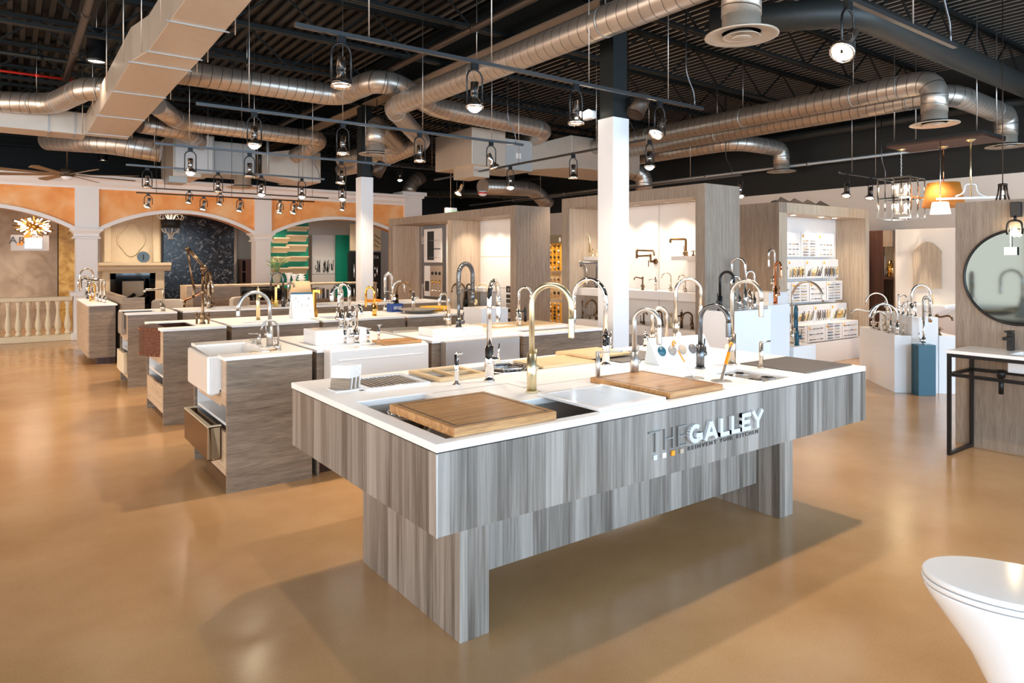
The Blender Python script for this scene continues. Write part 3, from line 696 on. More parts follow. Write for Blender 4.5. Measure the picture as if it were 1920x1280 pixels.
part('white_label', MB().box(x0+1.0, x0+1.12, y0+.01, y0+.02, 3.5, 3.6), M['white'], t)
xt = P(1075, 300, Y=y0).x; xe = P(1185, 300, Y=y0).x
part('transition', MB().prism([(xr, 3.32), (xt, 3.45), (xt, 4.1), (xr, 3.8)], 'Y', y0+.05, y0+.95), M['ductsheet'], t)
part('supply_plenum', MB().box(xt, xe+.3, y0+.05, y0+1.5, 3.45, 4.1), M['ductsheet'], t, bevel=.01)
part('drop_collar', MB().box(x0+.1, x0+.45, y0+.1, y0+.8, 3.1, 3.3), M['ductsheet'], t)
# black painted ducts and pipes
t = thing('black_duct', 'black painted round duct bending across the upper right', 'duct', P(1600, 15, z=4.1))
q0 = P(1330, 42, z=4.1); q1 = P(1602, 22, z=4.1)
part('duct_run', MB().tube(fillet([q0, q1, V(13.0, q1.y+.05, 4.1)], .3, 6), .15, 20), M['blackduct'], t)
def pipe(lab, a, b, r, m='browndark', y=None):
    t = thing('ceiling_pipe', lab, 'pipe', a)
    part('pipe_run', MB().cyl(a, b, r, n=12), M[m], t)
    a = Vector(a); b = Vector(b)
    for k in range(1, 6):
        q = a.lerp(b, k/6); d = (b-a).normalized(); part('coupling', MB().cyl(q-d*.03, q+d*.03, r*1.25, n=12), M[m], t)
pipe('brown sprinkler pipe crossing the upper left corner', (.68, 2, 4.27), (.68, 12.2, 4.27), .045)
pipe('brown sprinkler pipe running above the wide duct left of the girder', (4.36, 1, 4.27), (4.36, 18, 4.27), .04)
pipe('thick black main pipe along the right soffit', (13.2, -2, 4.15), (13.2, 20, 4.15), .09, 'blackduct')
pipe('thin black pipe running left to right behind the wide duct', (-6, 11.2, 4.3), (13, 11.2, 4.3), .03, 'iron')
pipe('thin red sprinkler pipe in the dark upper left', (-3, 12.3, 4.3), (1.0, 12.3, 4.3), .018, 'red')
pipe('pale grey pipe along the right soffit under the black main', (12.9, 5, 3.5), (12.9, 20, 3.5), .03, 'ductgrey')
pipe('fat black duct-like pipe behind the right end of the arcade', (9.5, 18.5, 3.6), (11.2, 14.5, 3.35), .12, 'blackduct')
# ================================================================ TRACK LIGHTING
def head(pos, kind, lab, group, tilt=0, az=0, bright=False, drop=.33, s=1.0):
    # pos: point on the underside of the track
    t = thing('track_lamp', lab, 'track lamp', pos, group=group)
    p = Vector(pos); mm = M['blackmetal'] if kind == 'mono' else M['steel']
    part('adapter', MB().box(p.x-.03*s, p.x+.03*s, p.y-.015*s, p.y+.015*s, p.z-.05*s, p.z), M['blackmetal'], t)
    top = p + V(0, 0, -.05*s); r = .075*s
    yk = []
    for k in range(9):
        a = PI*k/8; yk.append(top + V(math.cos(a)*r, 0, -r + math.sin(a)*r))
    hz = -drop*s
    pts = [top + V(r, 0, hz+.04)] + yk + [top + V(-r, 0, hz+.04)]
    part('yoke', MB().tube(pts, .008*s, 6), M['blackmetal'], t)
    rot = Matrix.Rotation(az, 4, 'Z') @ Matrix.Rotation(tilt, 4, 'Y')
    c = top + V(0, 0, hz*.62)
    part('lamp_body', MB().lathe([(0, .1*s), (.035*s, .1*s), (.035*s, 0), (.03*s, -.03*s), (.06*s, -.075*s), (.075*s, -.085*s), (.075*s, -.115*s), (.066*s, -.115*s), (.066*s, -.09*s)], c, 18, rot), M['chrome' if kind != 'mono' else 'steel'], t)
    part('bulb', MB().lathe([(0, -.15*s), (.03*s, -.143*s), (.055*s, -.12*s), (.062*s, -.095*s)] if bright == 1 else [(0, -.102*s), (.066*s, -.1*s), (.066*s, -.092*s)], c, 18, rot), M['glow'] if bright == 1 else M['glowsoft'], t)
    d = rot @ V(0, 0, -1); return c + d*.13*s, d
def track(a, b, lab, rods=3):
    t = thing('lighting_track', lab, 'track', a)
    part('rail', MB().bar(a, b, .036, .03), M['graphite'], t)
    for k in range(rods):
        q = Vector(a).lerp(Vector(b), (k+.5)/rods); part('hanger_rod', MB().cyl(q, (q.x, q.y, 4.9), .005, n=6), M['steel'], t)
    b = Vector(b); q = Vector(a) + (b-Vector(a))*.97
    part('power_conduit', MB().tube(fillet([q, q+V(0,0,.14), q+(Vector(a)-b).normalized()*.14+V(0,0,.34), q+(Vector(a)-b).normalized()*.14+V(0,0,1.6)], .1, 4), .008, 6), M['graphite'], t)
    return t
def lamp_light(c, d, e):
    if e: LAMPS.append((c + d*.03, c + d*3, e, (1,.80,.58), 2.0, .9, .05))
TR = [('nearest long', 4.72, 1.6, 6.03), ('second', 7.7, 1.57, 5.86), ('third', 10.65, 1.63, 5.25), ('fourth', 13.3, 1.6, 5.1)]
for n, y, xa, xb in TR: track((xa, y, 3.2), (xb, y, 3.2), n + ' lighting track from the camera, running left to right', 4)
HD = [ # track index, u, tilt, bright, label
 (0, 640, 0, 0, 'unlit chrome track lamp nearest the left end of the nearest track'), (0, 890, 0, 1, 'blazing track lamp hung in front of the wide duct'),
 (0, 1080, 0, 2, 'lit track lamp left of the near column top'), (0, 1237, .6, 2, 'track lamp tilted left, right of the near column top'),
 (1, 477, 0, 1, 'blazing track lamp in front of the left spiral duct'), (1, 643, 0, 0, 'unlit track lamp left of the elbowed diffuser duct'),
 (1, 787, 0, 0, 'unlit track lamp left of the right air handler'), (1, 921, -.5, 0, 'tilted unlit track lamp in front of the right air handler'),
 (2, 357, 0, 1, 'lit track lamp in front of the left air handler white panel'), (2, 468, 0, 0, 'unlit track lamp in front of the left air handler service panel'),
 (2, 640, .15, 0, 'tilted unlit track lamp just left of the far column'),
 (3, 276, 0, 2, 'first track lamp on the fourth track, left end'), (3, 409, 0, 2, 'second track lamp on the fourth track'), (3, 490, 0, 1, 'third lamp on the fourth track, glaring'),
 (3, 566, 0, 1, 'fourth lamp on the fourth track, glaring'), (3, 642, 0, 1, 'fifth lamp on the fourth track, beside the far column')]
for i, u, tl, br, lab in HD:
    y = TR[i][1]; q = P(u, 300, Y=y); c_, d_ = head((q.x, y, 3.185), 'std', lab, None, tl, 0, br)
    if br: lamp_light(c_, d_, 60)
track((6.95, 12.1, 3.2), (6.95, 6.4, 3.2), 'lighting track running front to back beside the display boxes', 3)
for u, tl, br, lab in [(863, .5, 2, 'tilted lamp at the far end of the side track'), (957, 0, 1, 'glaring lamp at the middle of the side track'), (1075, 0, 2, 'lit lamp on the side track left of the near column'), (1218, 0, 1, 'glaring lamp on the side track right of the near column')]:
    y = y_at(u, 6.95); c_, d_ = head((6.95, y, 3.185), 'std', lab, None, tl, 0, br); lamp_light(c_, d_, 60)
track((10.7, 14.5, 3.12), (10.7, 7.5, 3.12), 'lighting track above the display boxes near the black soffit', 3)
for u, lab in [(1075, 'small lamp over the gap between display boxes'), (1388, 'glaring lamp above the right corner of the middle display box')]:
    y = y_at(u, 10.7); c_, d_ = head((10.7, y, 3.1), 'std', lab, None, 0, 0, 1); lamp_light(c_, d_, 60)
track((3.0, 2.2, 3.2), (5.84, 2.2, 3.2), 'short lighting track at the top right in front of the black duct', 2)
q = P(1590, 10, Y=2.2); c_, d_ = head((q.x, 2.2, 3.185), 'std', 'near track lamp tilted left at the top right', None, .75, 0, 2); lamp_light(c_, d_, 60)
ya = 5.8
track((10.9, ya, 3.0), (12.5, ya, 3.0), 'short bronze lighting track left of the cage lantern', 2)
for u, lab in [(1588, 'left lamp on the short bronze track'), (1632, 'right lamp on the short bronze track')]:
    q = P(u, 330, Y=ya); c_, d_ = head((q.x, ya, 2.985), 'std', lab, None, .3, 0, 2); lamp_light(c_, d_, 40)
# far glaring lamp between the column and the right air handler
q = P(750, 312, Y=13.9); track((q.x-1.2, 13.9, q.z), (q.x+1.5, 13.9, q.z), 'short lighting track between the far column and right air handler', 2)
c_, d_ = head((q.x, 13.9, q.z-.015), 'std', 'glaring lamp hanging between the far column and the right air handler', None, 0, 0, 1, s=.8); lamp_light(c_, d_, 60)
# slim monorails in front of the orange wall
def mono(y, z, xa, xb, lab, us):
    t = thing('monorail_track', lab, 'track', (xa, y, z)); part('rail', MB().cyl((xa, y, z), (xb, y, z), .011, n=8), M['blackmetal'], t)
    for f in (.1, .5, .9): part('hanger_rod', MB().cyl((xa+(xb-xa)*f, y, z), (xa+(xb-xa)*f, y, 4.9), .004, n=6), M['blackmetal'], t)
    for u, l in us:
        q = P(u, 380, Y=y); c_, d_ = head((q.x, y, z), 'mono', l, None, .25, .4, 2, drop=.24, s=.8); lamp_light(c_, d_, 12)
mono(12.9, 2.7, 1.7, 4.75, 'slim black monorail in front of the orange arch wall, lower of two', [(278, 'first small black lamp on the lower monorail'), (382, 'second small black lamp on the lower monorail'), (450, 'third small black lamp on the lower monorail'), (525, 'fourth small black lamp on the lower monorail'), (551, 'fifth small black lamp on the lower monorail')])
mono(14.1, 2.9, 1.98, 5.5, 'slim black monorail in front of the orange arch wall, upper of two', [(355, 'left small black lamp on the upper monorail'), (413, 'middle small black lamp on the upper monorail'), (563, 'right small black lamp on the upper monorail'), (643, 'small black lamp on the upper monorail beside the far column')])
# black cylinder downlights
def can(c, r, h, lab):
    t = thing('cylinder_downlight', lab, 'pendant downlight', c)
    part('housing', MB().lathe([(0, h), (r*.85, h), (r*.9, h-.02), (r*.95, .04), (r*1.05, 0), (r*.9, .0), (r*.85, .05)], c, 24), M['blackmetal'], t)
    part('lens', MB().lathe([(0, .02), (r*.85, .02), (r*.85, .03)], c, 20), M['glowsoft'], t)
    part('cord', MB().cyl(Vector(c)+V(0,0,h), (c[0], c[1], 4.9), .004, n=6), M['steel'], t)
    LAMPS.append((Vector(c)+V(0,0,-.05), Vector(c)+V(0,0,-3), 60, (1,.84,.64), 1.9, .8, .06))
can(P(181, 117, d=9.0), .12, .42, 'large black cylinder downlight in the dark upper left')
can(P(193, 301, d=15.2), .1, .28, 'small far black cylinder downlight above the orange wall')
# flood cans on the columns, emergency light, exit sign, alarm
def flood(x, y, z, lab):
    t = thing('flood_lamp', lab, 'flood lamp', (x, y, z)); m = Matrix.Rotation(.5, 4, 'Y')
    part('can', MB().lathe([(0, .12), (.09, .12), (.1, .1), (.1, -.13), (.09, -.13), (.085, -.1), (0, -.1)], (x+.1, y-.02, z), 20, m), M['browndark'], t)
    part('bracket', MB().box(x-.03, x+.02, y-.03, y+.03, z-.03, z+.05), M['blackmetal'], t)
flood(5.22, YC2-.13, 3.2, 'bronze flood can fixed to the near column top'); flood(5.22, YC1-.13, 3.2, 'bronze flood can fixed to the far column top')
q = P(1113, 214, X=4.97)
t = thing('emergency_light', 'white twin emergency light on the left of the near column', 'emergency light', q)
part('case', MB().box(4.9, 5.0, q.y-.02, q.y+.14, q.z-.05, q.z+.04), M['whitegloss'], t, bevel=.02)
for dy in (-.0, .12): part('lamp', MB().lathe([(0, -.03), (.035, -.03), (.04, .0), (.02, .04)], (4.89, q.y+dy, q.z), 14, Matrix.Rotation(-PI/2, 4, 'Y')), M['glowsoft'], t)
q = P(845, 398, Y=11.5)
t = thing('exit_sign', 'small green-lettered exit sign hanging above the left display box', 'sign', q)
part('box', MB().box(q.x-.13, q.x+.13, q.y-.03, q.y+.03, q.z-.09, q.z+.09), M['whitegloss'], t, bevel=.008)
text('EXIT', .13, M['exitgreen'], V(q.x-.125, q.y-.032, q.z-.05), ROT_NEGY, t, name='letters')
part('stem', MB().cyl(q+V(0,0,.09), (q.x, q.y, 4.9), .006, n=6), M['steel'], t)
q = P(905, 362, Y=12.2)
t = thing('fire_strobe', 'white fire alarm strobe with a red band hanging by the right air handler', 'alarm', q)
part('dome', MB().lathe([(0, -.07), (.06, -.06), (.1, -.02), (.1, .02), (.07, .05), (0, .05)], q, 16), M['whitegloss'], t); part('red_band', MB().lathe([(.102, -.02), (.104, .0), (.102, .015)], q, 16), M['red'], t)
part('stem', MB().cyl(q+V(0,0,.05), (q.x, q.y, 4.9), .006, n=6), M['steel'], t)
# ================================================================ LAMP DISPLAY OVER THE RIGHT SIDE
zc = 3.25
A = P(1677, 276, z=zc); B = P(1740, 289, z=zc); C_ = P(1842, 259, z=zc); D_ = P(1795, 245, z=zc)
x0, x1 = min(A.x, C_.x), max(B.x, C_.x); y0 = C_.y; y1 = A.y
t = thing('slatted_panel', 'dark slatted timber panel hung from the roof carrying pendant lamps', 'ceiling panel', ((A.x+C_.x)/2, (A.y+C_.y)/2, zc))
xa, xb = A.x-.05, A.x+.75; ya_, yb_ = y0-.1, A.y+.1
part('frame', MB().box(xa, xb, ya_, yb_, zc+.03, zc+.07), M['black'], t)
for k in range(12):
    x = xa + (xb-xa)*(k+.5)/12; part('slat', MB().box(x-.022, x+.022, ya_, yb_, zc, zc+.03), M['darkwood'], t)
for x in (xa+.05, xb-.05):
    for y in (ya_+.1, yb_-.1): part('hanger_rod', MB().cyl((x, y, zc+.07), (x, y, 4.9), .008, n=6), M['steel'], t)
def canopy_(t, p, m='brass'): part('canopy', MB().lathe([(0, -.03), (.02, -.03), (.06, -.005), (.065, 0)], (p.x, p.y, zc), 16), M[m], t)
c = P(1690, 280, z=zc)
t = thing('cage_lantern', 'large chrome open cage lantern with two tiers of glowing candles', 'pendant lamp', c)
lz1 = P(1690, 335, X=c.x).z; lz0 = P(1690, 410, X=c.x).z; w = .235
fr = MB()
for z in (lz0, (lz0+lz1)/2, lz1):
    for s in (-1, 1): fr.box(c.x-w, c.x+w, c.y+s*w-.01, c.y+s*w+.01, z-.01, z+.01); fr.box(c.x+s*w-.01, c.x+s*w+.01, c.y-w, c.y+w, z-.01, z+.01)
for s in (-1, 0, 1):
    for q in (-1, 1):
        fr.box(c.x+s*w-.01, c.x+s*w+.01, c.y+q*w-.01, c.y+q*w+.01, lz0, lz1); fr.box(c.x+q*w-.01, c.x+q*w+.01, c.y+s*w-.01, c.y+s*w+.01, lz0, lz1)
part('cage', fr, M['chrome'], t)
part('stem', MB().cyl((c.x, c.y, lz0+.06), (c.x, c.y, lz1+.04), .01, n=8), M['nickel'], t)
ch = MB()
zz = lz1+.04
for k in range(int((zc-.03-zz)/.03)): ch.tube([(c.x+(.008*math.cos(a) if k % 2 else 0), c.y+(0 if k % 2 else .008*math.cos(a)), zz+.017+.02*math.sin(a)) for a in [2*PI*j/8 for j in range(8)]], .003, 5, closed=True); zz += .03
part('chain', ch, M['chrome'], t); canopy_(t, c)
for tier in (lz0+.08, (lz0+lz1)/2+.06):
    for k in range(6):
        a = PI*k/3; x, y = c.x+.11*math.cos(a), c.y+.11*math.sin(a)
        cd = part('candle', MB().cyl((x, y, tier), (x, y, tier+.09), .011, n=8), M['white'], t); part('bulb', MB().lathe([(0, 0), (.014, .015), (.012, .04), (0, .06)], (x, y, tier+.09), 8), M['bulb'], cd)
    part('arms', MB().tube([(c.x+.11*math.cos(2*PI*k/18), c.y+.11*math.sin(2*PI*k/18), tier) for k in range(18)], .005, 6, closed=True), M['chrome'], t)
c = P(1769, 275, z=zc)
t = thing('rattan_pendant', 'amber woven tapered drum pendant beside the cage lantern', 'pendant lamp', c)
z1 = P(1767, 343, d=depth(c)).z; z0 = P(1767, 388, d=depth(c)).z
part('shade', MB().lathe([(.27, z0-c.z), (.28, z0-c.z), (.21, z1-c.z), (.2, z1-c.z), (.27, z0-c.z)], c, 28), M['rattan'], t)
part('bulb', MB().ball((c.x, c.y, (z0+z1)/2), .045), M['bulb'], t); part('rod', MB().cyl((c.x, c.y, (z0+z1)/2), (c.x, c.y, zc), .006, n=8), M['copper'], t); canopy_(t, c)
dW = depth(c) - .5; c = P(1755, 290, z=zc); c.z = zc
z1 = P(1762, 379, d=dW).z; z0 = P(1762, 401, d=dW).z; cs = P(1763, 390, d=dW)
t = thing('white_shade_pendant', 'small bright white tapered shade hanging below the amber pendant', 'pendant lamp', cs)
part('shade', MB().lathe([(.125, z0-cs.z), (.13, z0-cs.z), (.1, z1-cs.z), (.095, z1-cs.z), (.125, z0-cs.z)], cs, 24), M['shade_white'], t)
part('rod', MB().cyl((cs.x, cs.y, cs.z), (cs.x, cs.y, zc), .006, n=8), M['nickel'], t); part('bulb', MB().ball(cs, .03), M['glowsoft'], t)
c = P(1820, 262, z=zc)
t = thing('linear_chandelier', 'brass rod chandelier with a long white bar above the mirror panel', 'pendant lamp', c)
zb = P(1820, 372, d=depth(c)).z
part('rod', MB().cyl((c.x, c.y, zb), (c.x, c.y, zc), .012, n=10), M['brass'], t)
part('bar', MB().bar(P(1756, 373, d=depth(c)+.1), P(1886, 369, d=depth(c)-.1), .03), M['whitegloss'], t)
for s in (-1, 1):
    q = P(1820, 345, d=depth(c)); e = P(1820+s*28, 368, d=depth(c)); m_ = P(1820+s*10, 345, d=depth(c)); m2 = P(1820+s*12, 362, d=depth(c))
    part('curved_arm', MB().tube(fillet([q, m_, m2, e], .08, 5), .01, 8), M['whitegloss'], t)
canopy_(t, c)
c = P(1880, 300, d=8.6)
t = thing('bronze_lantern', 'small bronze lantern on a chain at the right edge above the mirror panel', 'pendant lamp', c)
z1 = P(1880, 346, d=8.6).z; z0 = P(1880, 376, d=8.6).z
lt = MB()
for k in range(8):
    a = PI*k/4; lt.tube([(c.x+.04*math.cos(a), c.y+.04*math.sin(a), z1), (c.x+.05*math.cos(a), c.y+.05*math.sin(a), (z0+z1)/2), (c.x+.075*math.cos(a), c.y+.075*math.sin(a), z0)], .009, 6)
part('cage', lt, M['browndark'], t); part('cap', MB().lathe([(0, .02), (.05, .01), (.055, -.01)], (c.x, c.y, z1), 14), M['browndark'], t); part('chain', MB().cyl((c.x, c.y, z1), (c.x, c.y, 4.9), .006, n=6), M['browndark'], t)
part('bulb', MB().ball((c.x, c.y, (z0+z1)/2), .025), M['glowsoft'], t)
# ================================================================ NEAR ISLAND
CT = .914
IX0, IX1, IY0, IY1 = 1.206, 4.213, 2.084, 3.60
t = thing('display_island', 'long grey plank-laminate island with white top and two block legs', 'island', (2.7, 2.84, 0))
ISL = t
holes = [(1.275, 1.63, 2.135, 2.93), (1.63, 3.5, 2.135, 2.50), (1.4, 3.62, 3.17, 3.47)]
part('countertop', MB().slab(IX0-.005, IX1+.005, IY0-.005, IY1+.005, .884, CT, holes), M['counter'], t, bevel=.004)
part('reveal_strip', MB().slab(IX0+.008, IX1-.008, IY0+.008, IY1-.008, .879, .884, [(IX0+.05, IX1-.05, IY0+.05, IY1-.05)]), M['letters_dark'], t)
zs = .585
part('front_panel', MB().box(IX0, IX1, IY0, IY0+.02, zs, .879), M['island_wood'], t)
part('back_panel', MB().box(IX0, IX1, IY1-.02, IY1, zs, .879), M['island_wood'], t)
part('end_panel', MB().box(IX0, IX0+.02, IY0+.02, IY1-.02, zs, .879), M['island_wood'], t)
part('end_panel', MB().box(IX1-.02, IX1, IY0+.02, IY1-.02, zs, .879), M['island_wood'], t)
part('edge_strip', MB().box(IX0-.004, IX0+.002, IY0-.004, IY0+.002, zs, .879).box(IX1-.002, IX1+.003, IY0-.003, IY0+.002, zs, .879), M['steel'], t)
part('underside', MB().box(IX0+.02, IX1-.02, IY0+.02, IY1-.02, zs+.02, zs+.035), M['island_wood'], t)
part('leg', MB().box(1.474, 1.618, 2.36, 3.305, 0, zs+.02), M['island_wood'], t, bevel=.002)
part('leg', MB().box(3.744, 3.884, 2.36, 3.305, 0, zs+.02), M['island_wood'], t, bevel=.002)
part('stretcher', MB().box(1.618, 3.744, 2.515, 3.15, .178, zs+.02), M['island_wood'], t)
def basin(t, x0, x1, y0, y1, zb, zt=.884, m='basin', name='sink_basin', w=.012):
    mb = MB().box(x0-w, x1+w, y0-w, y1+w, zb-w, zb).box(x0-w, x0, y0-w, y1+w, zb, zt).box(x1, x1+w, y0-w, y1+w, zb, zt).box(x0, x1, y0-w, y0, zb, zt).box(x0, x1, y1, y1+w, zb, zt)
    o = part(name, mb, M[m], t); cx, cy = (x0+x1)/2, (y0+y1)/2
    part('drain', MB().lathe([(0, .002), (.03, .002), (.035, .006), (.045, .006), (.045, 0)], (cx, cy, zb), 18), M['chrome'], o); return o
basin(t, 1.275, 1.63, 2.135, 2.93, .67); basin(t, 1.645, 3.5, 2.135, 2.50, .67); basin(t, 1.4, 3.62, 3.17, 3.47, .67)
# channels on the deck between the two basins
part('deck_seam', MB().box(2.1, 3.0, 2.76, 2.764, CT, CT+.0015).box(1.66, 2.1, 2.9, 2.904, CT, CT+.0015).box(2.1, 2.104, 2.62, 2.9, CT, CT+.0015), M['greyboard'], t)
# raised lettering on the front panel
yl = IY0 - .001
part('thin_letter', MB().box(2.285, 2.365, yl-.008, yl, .79, .796).box(2.322, 2.328, yl-.008, yl, .702, .79), M['letters_grey'], t, label='thin grey letter T')
part('thin_letter', MB().box(2.385, 2.391, yl-.008, yl, .702, .796).box(2.441, 2.447, yl-.008, yl, .702, .796).box(2.391, 2.441, yl-.008, yl, .748, .754), M['letters_grey'], t, label='thin grey letter H')
part('thin_letter', MB().box(2.478, 2.484, yl-.008, yl, .702, .796).box(2.484, 2.535, yl-.008, yl, .79, .796).box(2.484, 2.53, yl-.008, yl, .746, .752).box(2.484, 2.535, yl-.008, yl, .702, .708), M['letters_grey'], t, label='thin grey letter E')
# bold word, built letter by letter from strokes
def stroke_letter(ch, x, w, z0, z1, th, Y0_, y1, m, lab):
    y0 = Y0_
    mb = MB(); h = z1-z0; cnt = [0]
    def s(ax, az, bx, bz, k=1): 
        y0 = Y0_ - cnt[0]*.00012; cnt[0] += 1; A = Vector((x+ax*w, (y0+y1)/2, z0+az*h)); B = Vector((x+bx*w, (y0+y1)/2, z0+bz*h)); d = (B-A).normalized(); n = Vector((-d.z, 0, d.x))*th/2
        vs = [A-n, B-n, B+n, A+n]; mb.add([(p.x, y0, p.z) for p in vs]+[(p.x, y1, p.z) for p in vs], [(0,1,2,3),(7,6,5,4),(0,4,5,1),(1,5,6,2),(2,6,7,3),(3,7,4,0)])
    e = th/2/w; ez = th/2/h
    if ch == 'G':
        pts = []
        for k in range(15):
            a = math.radians(50 + 260*k/14); pts.append((x+w*.5+(w/2-th/2)*math.cos(a), z0+h/2+(h/2-th/2)*math.sin(a)))
        for k in range(14):
            A = pts[k]; B = pts[k+1]; s((A[0]-x)/w, (A[1]-z0)/h, (B[0]-x)/w, (B[1]-z0)/h)
        s(1-e, .12, 1-e, .5); s(.52, .5-ez, 1, .5-ez)
    if ch == 'A': s(e, 0, .5, 1-ez*.5); s(1-e, 0, .5, 1-ez*.5); s(.2, .3, .8, .3)
    if ch == 'L': s(e, 0, e, 1); s(0, ez, 1, ez)
    if ch == 'E': s(e, 0, e, 1); s(0, ez, 1, ez); s(0, 1-ez, 1, 1-ez); s(0, .5, .88, .5)
    if ch == 'Y': s(e*.8, 1, .5, .42); s(1-e*.8, 1, .5, .42); s(.5, 0, .5, .48)
    part('bold_letter', mb, m, ISL, label=lab)
xs = [(2.545, .095, 'G'), (2.655, .105, 'A'), (2.778, .07, 'L'), (2.865, .07, 'L'), (2.95, .075, 'E'), (3.035, .1, 'Y')]
for x, w, ch in xs: stroke_letter(ch, x, w, .703, .792, .02, yl-.016, yl, M['letters_light'], 'bold pale letter '+ch)
for w_, x_, e_ in (('REINVENT', 2.552, .213), ('YOUR', 2.795, .1), ('KITCHEN', 2.925, .18)): text(w_, .026, M['letters_dark'], V(x_, yl-.001, .671), ROT_NEGY, t, name='tagline_word', width=e_, depth_=.001, space=1.45, bold=.0006)
for x, m in ((2.315, 'letters_light'), (2.375, 'whitegloss'), (2.435, 'orangeplastic'), (2.495, 'greyboard')):
    part('square_tile', MB().box(x, x+.022, yl-.006, yl, .667, .689), M[m], t, label={'letters_light': 'pale square', 'whitegloss': 'white square', 'orangeplastic': 'orange square', 'greyboard': 'taupe square'}[m])
# ---- things on the near island
def board(x0, x1, y0, y1, z0, z1, m, lab, cat='cutting board', name='cutting_board', groove=True):
    t = thing(name, lab, cat, ((x0+x1)/2, (y0+y1)/2, z0))
    part('block', MB().box(x0, x1, y0, y1, z0, z1), M[m], t, bevel=.003)
    if groove: part('juice_groove', MB().slab(x0+.025, x1-.025, y0+.025, y1-.025, z1, z1+.0008, [(x0+.031, x1-.031, y0+.031, y1-.031)]), M['letters_dark'], t)
    return t
board(1.30, 1.785, 2.12, 2.645, .9145, .949, 'butcher', 'thick maple cutting board on the near left corner of the island')
board(2.475, 2.87, 2.12, 2.665, .9145, .942, 'butcher', 'maple cutting board on the middle of the island front sink')
t = thing('drying_rack', 'pale ribbed drying rack across the near sink between two cutting boards', 'drying rack', (2.25, 2.32, .914))
part('tray', MB().slab(2.02, 2.44, 2.115, 2.54, .9145, .93, [(2.05, 2.41, 2.15, 2.5)]), M['whitegloss'], t, bevel=.003)
part('drip_plate', MB().box(2.05, 2.41, 2.15, 2.5, .917, .926), plain('beige drip plate', srgb(160,142,124), .4), t)
for k in range(24): part('rib', MB().box(2.05, 2.41, 2.152+k*.0146, 2.159+k*.0146, .9275, .929), M['whitegloss'], t)
t = thing('utensil_tray', 'white tray with two round wells holding orange-tipped tongs', 'tray', (2.97, 2.33, .9))
wells = [(2.99, 2.40), (3.03, 2.25)]
TX0, TX1, TY0, TY1 = 2.885, 3.2, 2.115, 2.52
part('plate', MB().box(TX0, TX1, TY0, TY1, .9145, .922), M['counter'], t, bevel=.003)
for x, y in wells: part('well_rim', MB().lathe([(.0, .0005), (.042, .0005), (.05, .003), (.056, .0)], (x, y, .9222), 24), M['steel'], t)
def tongs(x, y, dx, dy, lab):
    t = thing('tongs', lab, 'tongs', (x, y, .925)); 
    top = V(x+dx, y+dy, 1.11); 
    for s in (-1, 1): 
        o = V(.008*s, .008*s, 0); part('arm', MB().bar(V(x, y, .9265)+o*1.6, top+o*.7, .012, .004), M['steel'], t)
        part('orange_grip', MB().bar(V(x, y, .925).lerp(top, .45)+o*1.1, V(x, y, .925).lerp(top, .8)+o*.9, .014, .006), M['orangeplastic'], t)
    part('tip', MB().tube([top+V(.012*math.cos(a), 0, .012*math.sin(a)) for a in [2*PI*k/10 for k in range(10)]], .005, 6, closed=True), M['orangeplastic'], t)
tongs(2.99, 2.40, -.09, .06, 'steel tongs with orange tip leaning left in the rear tray well'); tongs(3.03, 2.25, .07, -.01, 'steel tongs with orange grip leaning right in the front tray well')
t = thing('condiment_insert', 'steel insert with four round containers at the right of the near sink', 'insert', (3.36, 2.32, .9))
part('steel_plate', MB().slab(3.23, 3.49, 2.14, 2.49, .893, .9), M['steel'], t)
for x in (3.30, 3.42):
    for y in (2.23, 2.40): part('container', MB().lathe([(.0, .0015), (.036, .002), (.04, .006), (.047, .006), (.047, .001)], (x, y, .9), 20), M['chrome'], t)
board(3.66, 4.17, 2.14, 2.58, .9145, .922, 'slate', 'dark slate cutting board on the right end of the island', groove=False)
board(3.1, 3.62, 3.05, 3.4, .9145, .921, 'slate', 'second thin slate board near the island back edge', groove=False)
# colander basket in the near-left corner, swatches
t = thing('colander', 'round steel colander half hidden under the near cutting board', 'colander', (1.36, 2.62, .8))
part('bowl', MB().lathe([(0, -.1), (.07, -.09), (.1, -.02), (.115, 0), (.12, 0), (.105, -.03), (.07, -.1), (0, -.11)], (1.43, 2.66, .9), 24), M['chrome'], t)
t = thing('swatch_stack', 'fan of white and wood swatch cards on the island left end', 'sample cards', (1.35, 3.27, .915))
for k in range(9):
    m4 = Matrix.Translation((1.315+.011*k, 3.225+.006*k, .9215)) @ Matrix.Rotation(.75-.05*k, 4, 'Z') @ Matrix.Rotation(.22-.015*k, 4, 'Y')
    card = MB(); lo = MB()
    for mb_, za_, zb_ in ((lo, 0, .055), (card, .055, .115)):
        vs = [m4 @ Vector(p) for p in [(-.002,-.05,za_),(.002,-.05,za_),(.002,.05,za_),(-.002,.05,za_),(-.002,-.05,zb_),(.002,-.05,zb_),(.002,.05,zb_),(-.002,.05,zb_)]]
        mb_.add(vs, [(0,3,2,1),(4,5,6,7),(0,1,5,4),(1,2,6,5),(2,3,7,6),(3,0,4,7)])
    c_ = part('card', card, M['white'], t); part('wood_swatch', lo, M[['cab_wood', 'greyboard', 'white'][k % 3]], c_)
part('holder', MB().box(1.28, 1.46, 3.19, 3.3, .9145, .92), M['whitegloss'], t)
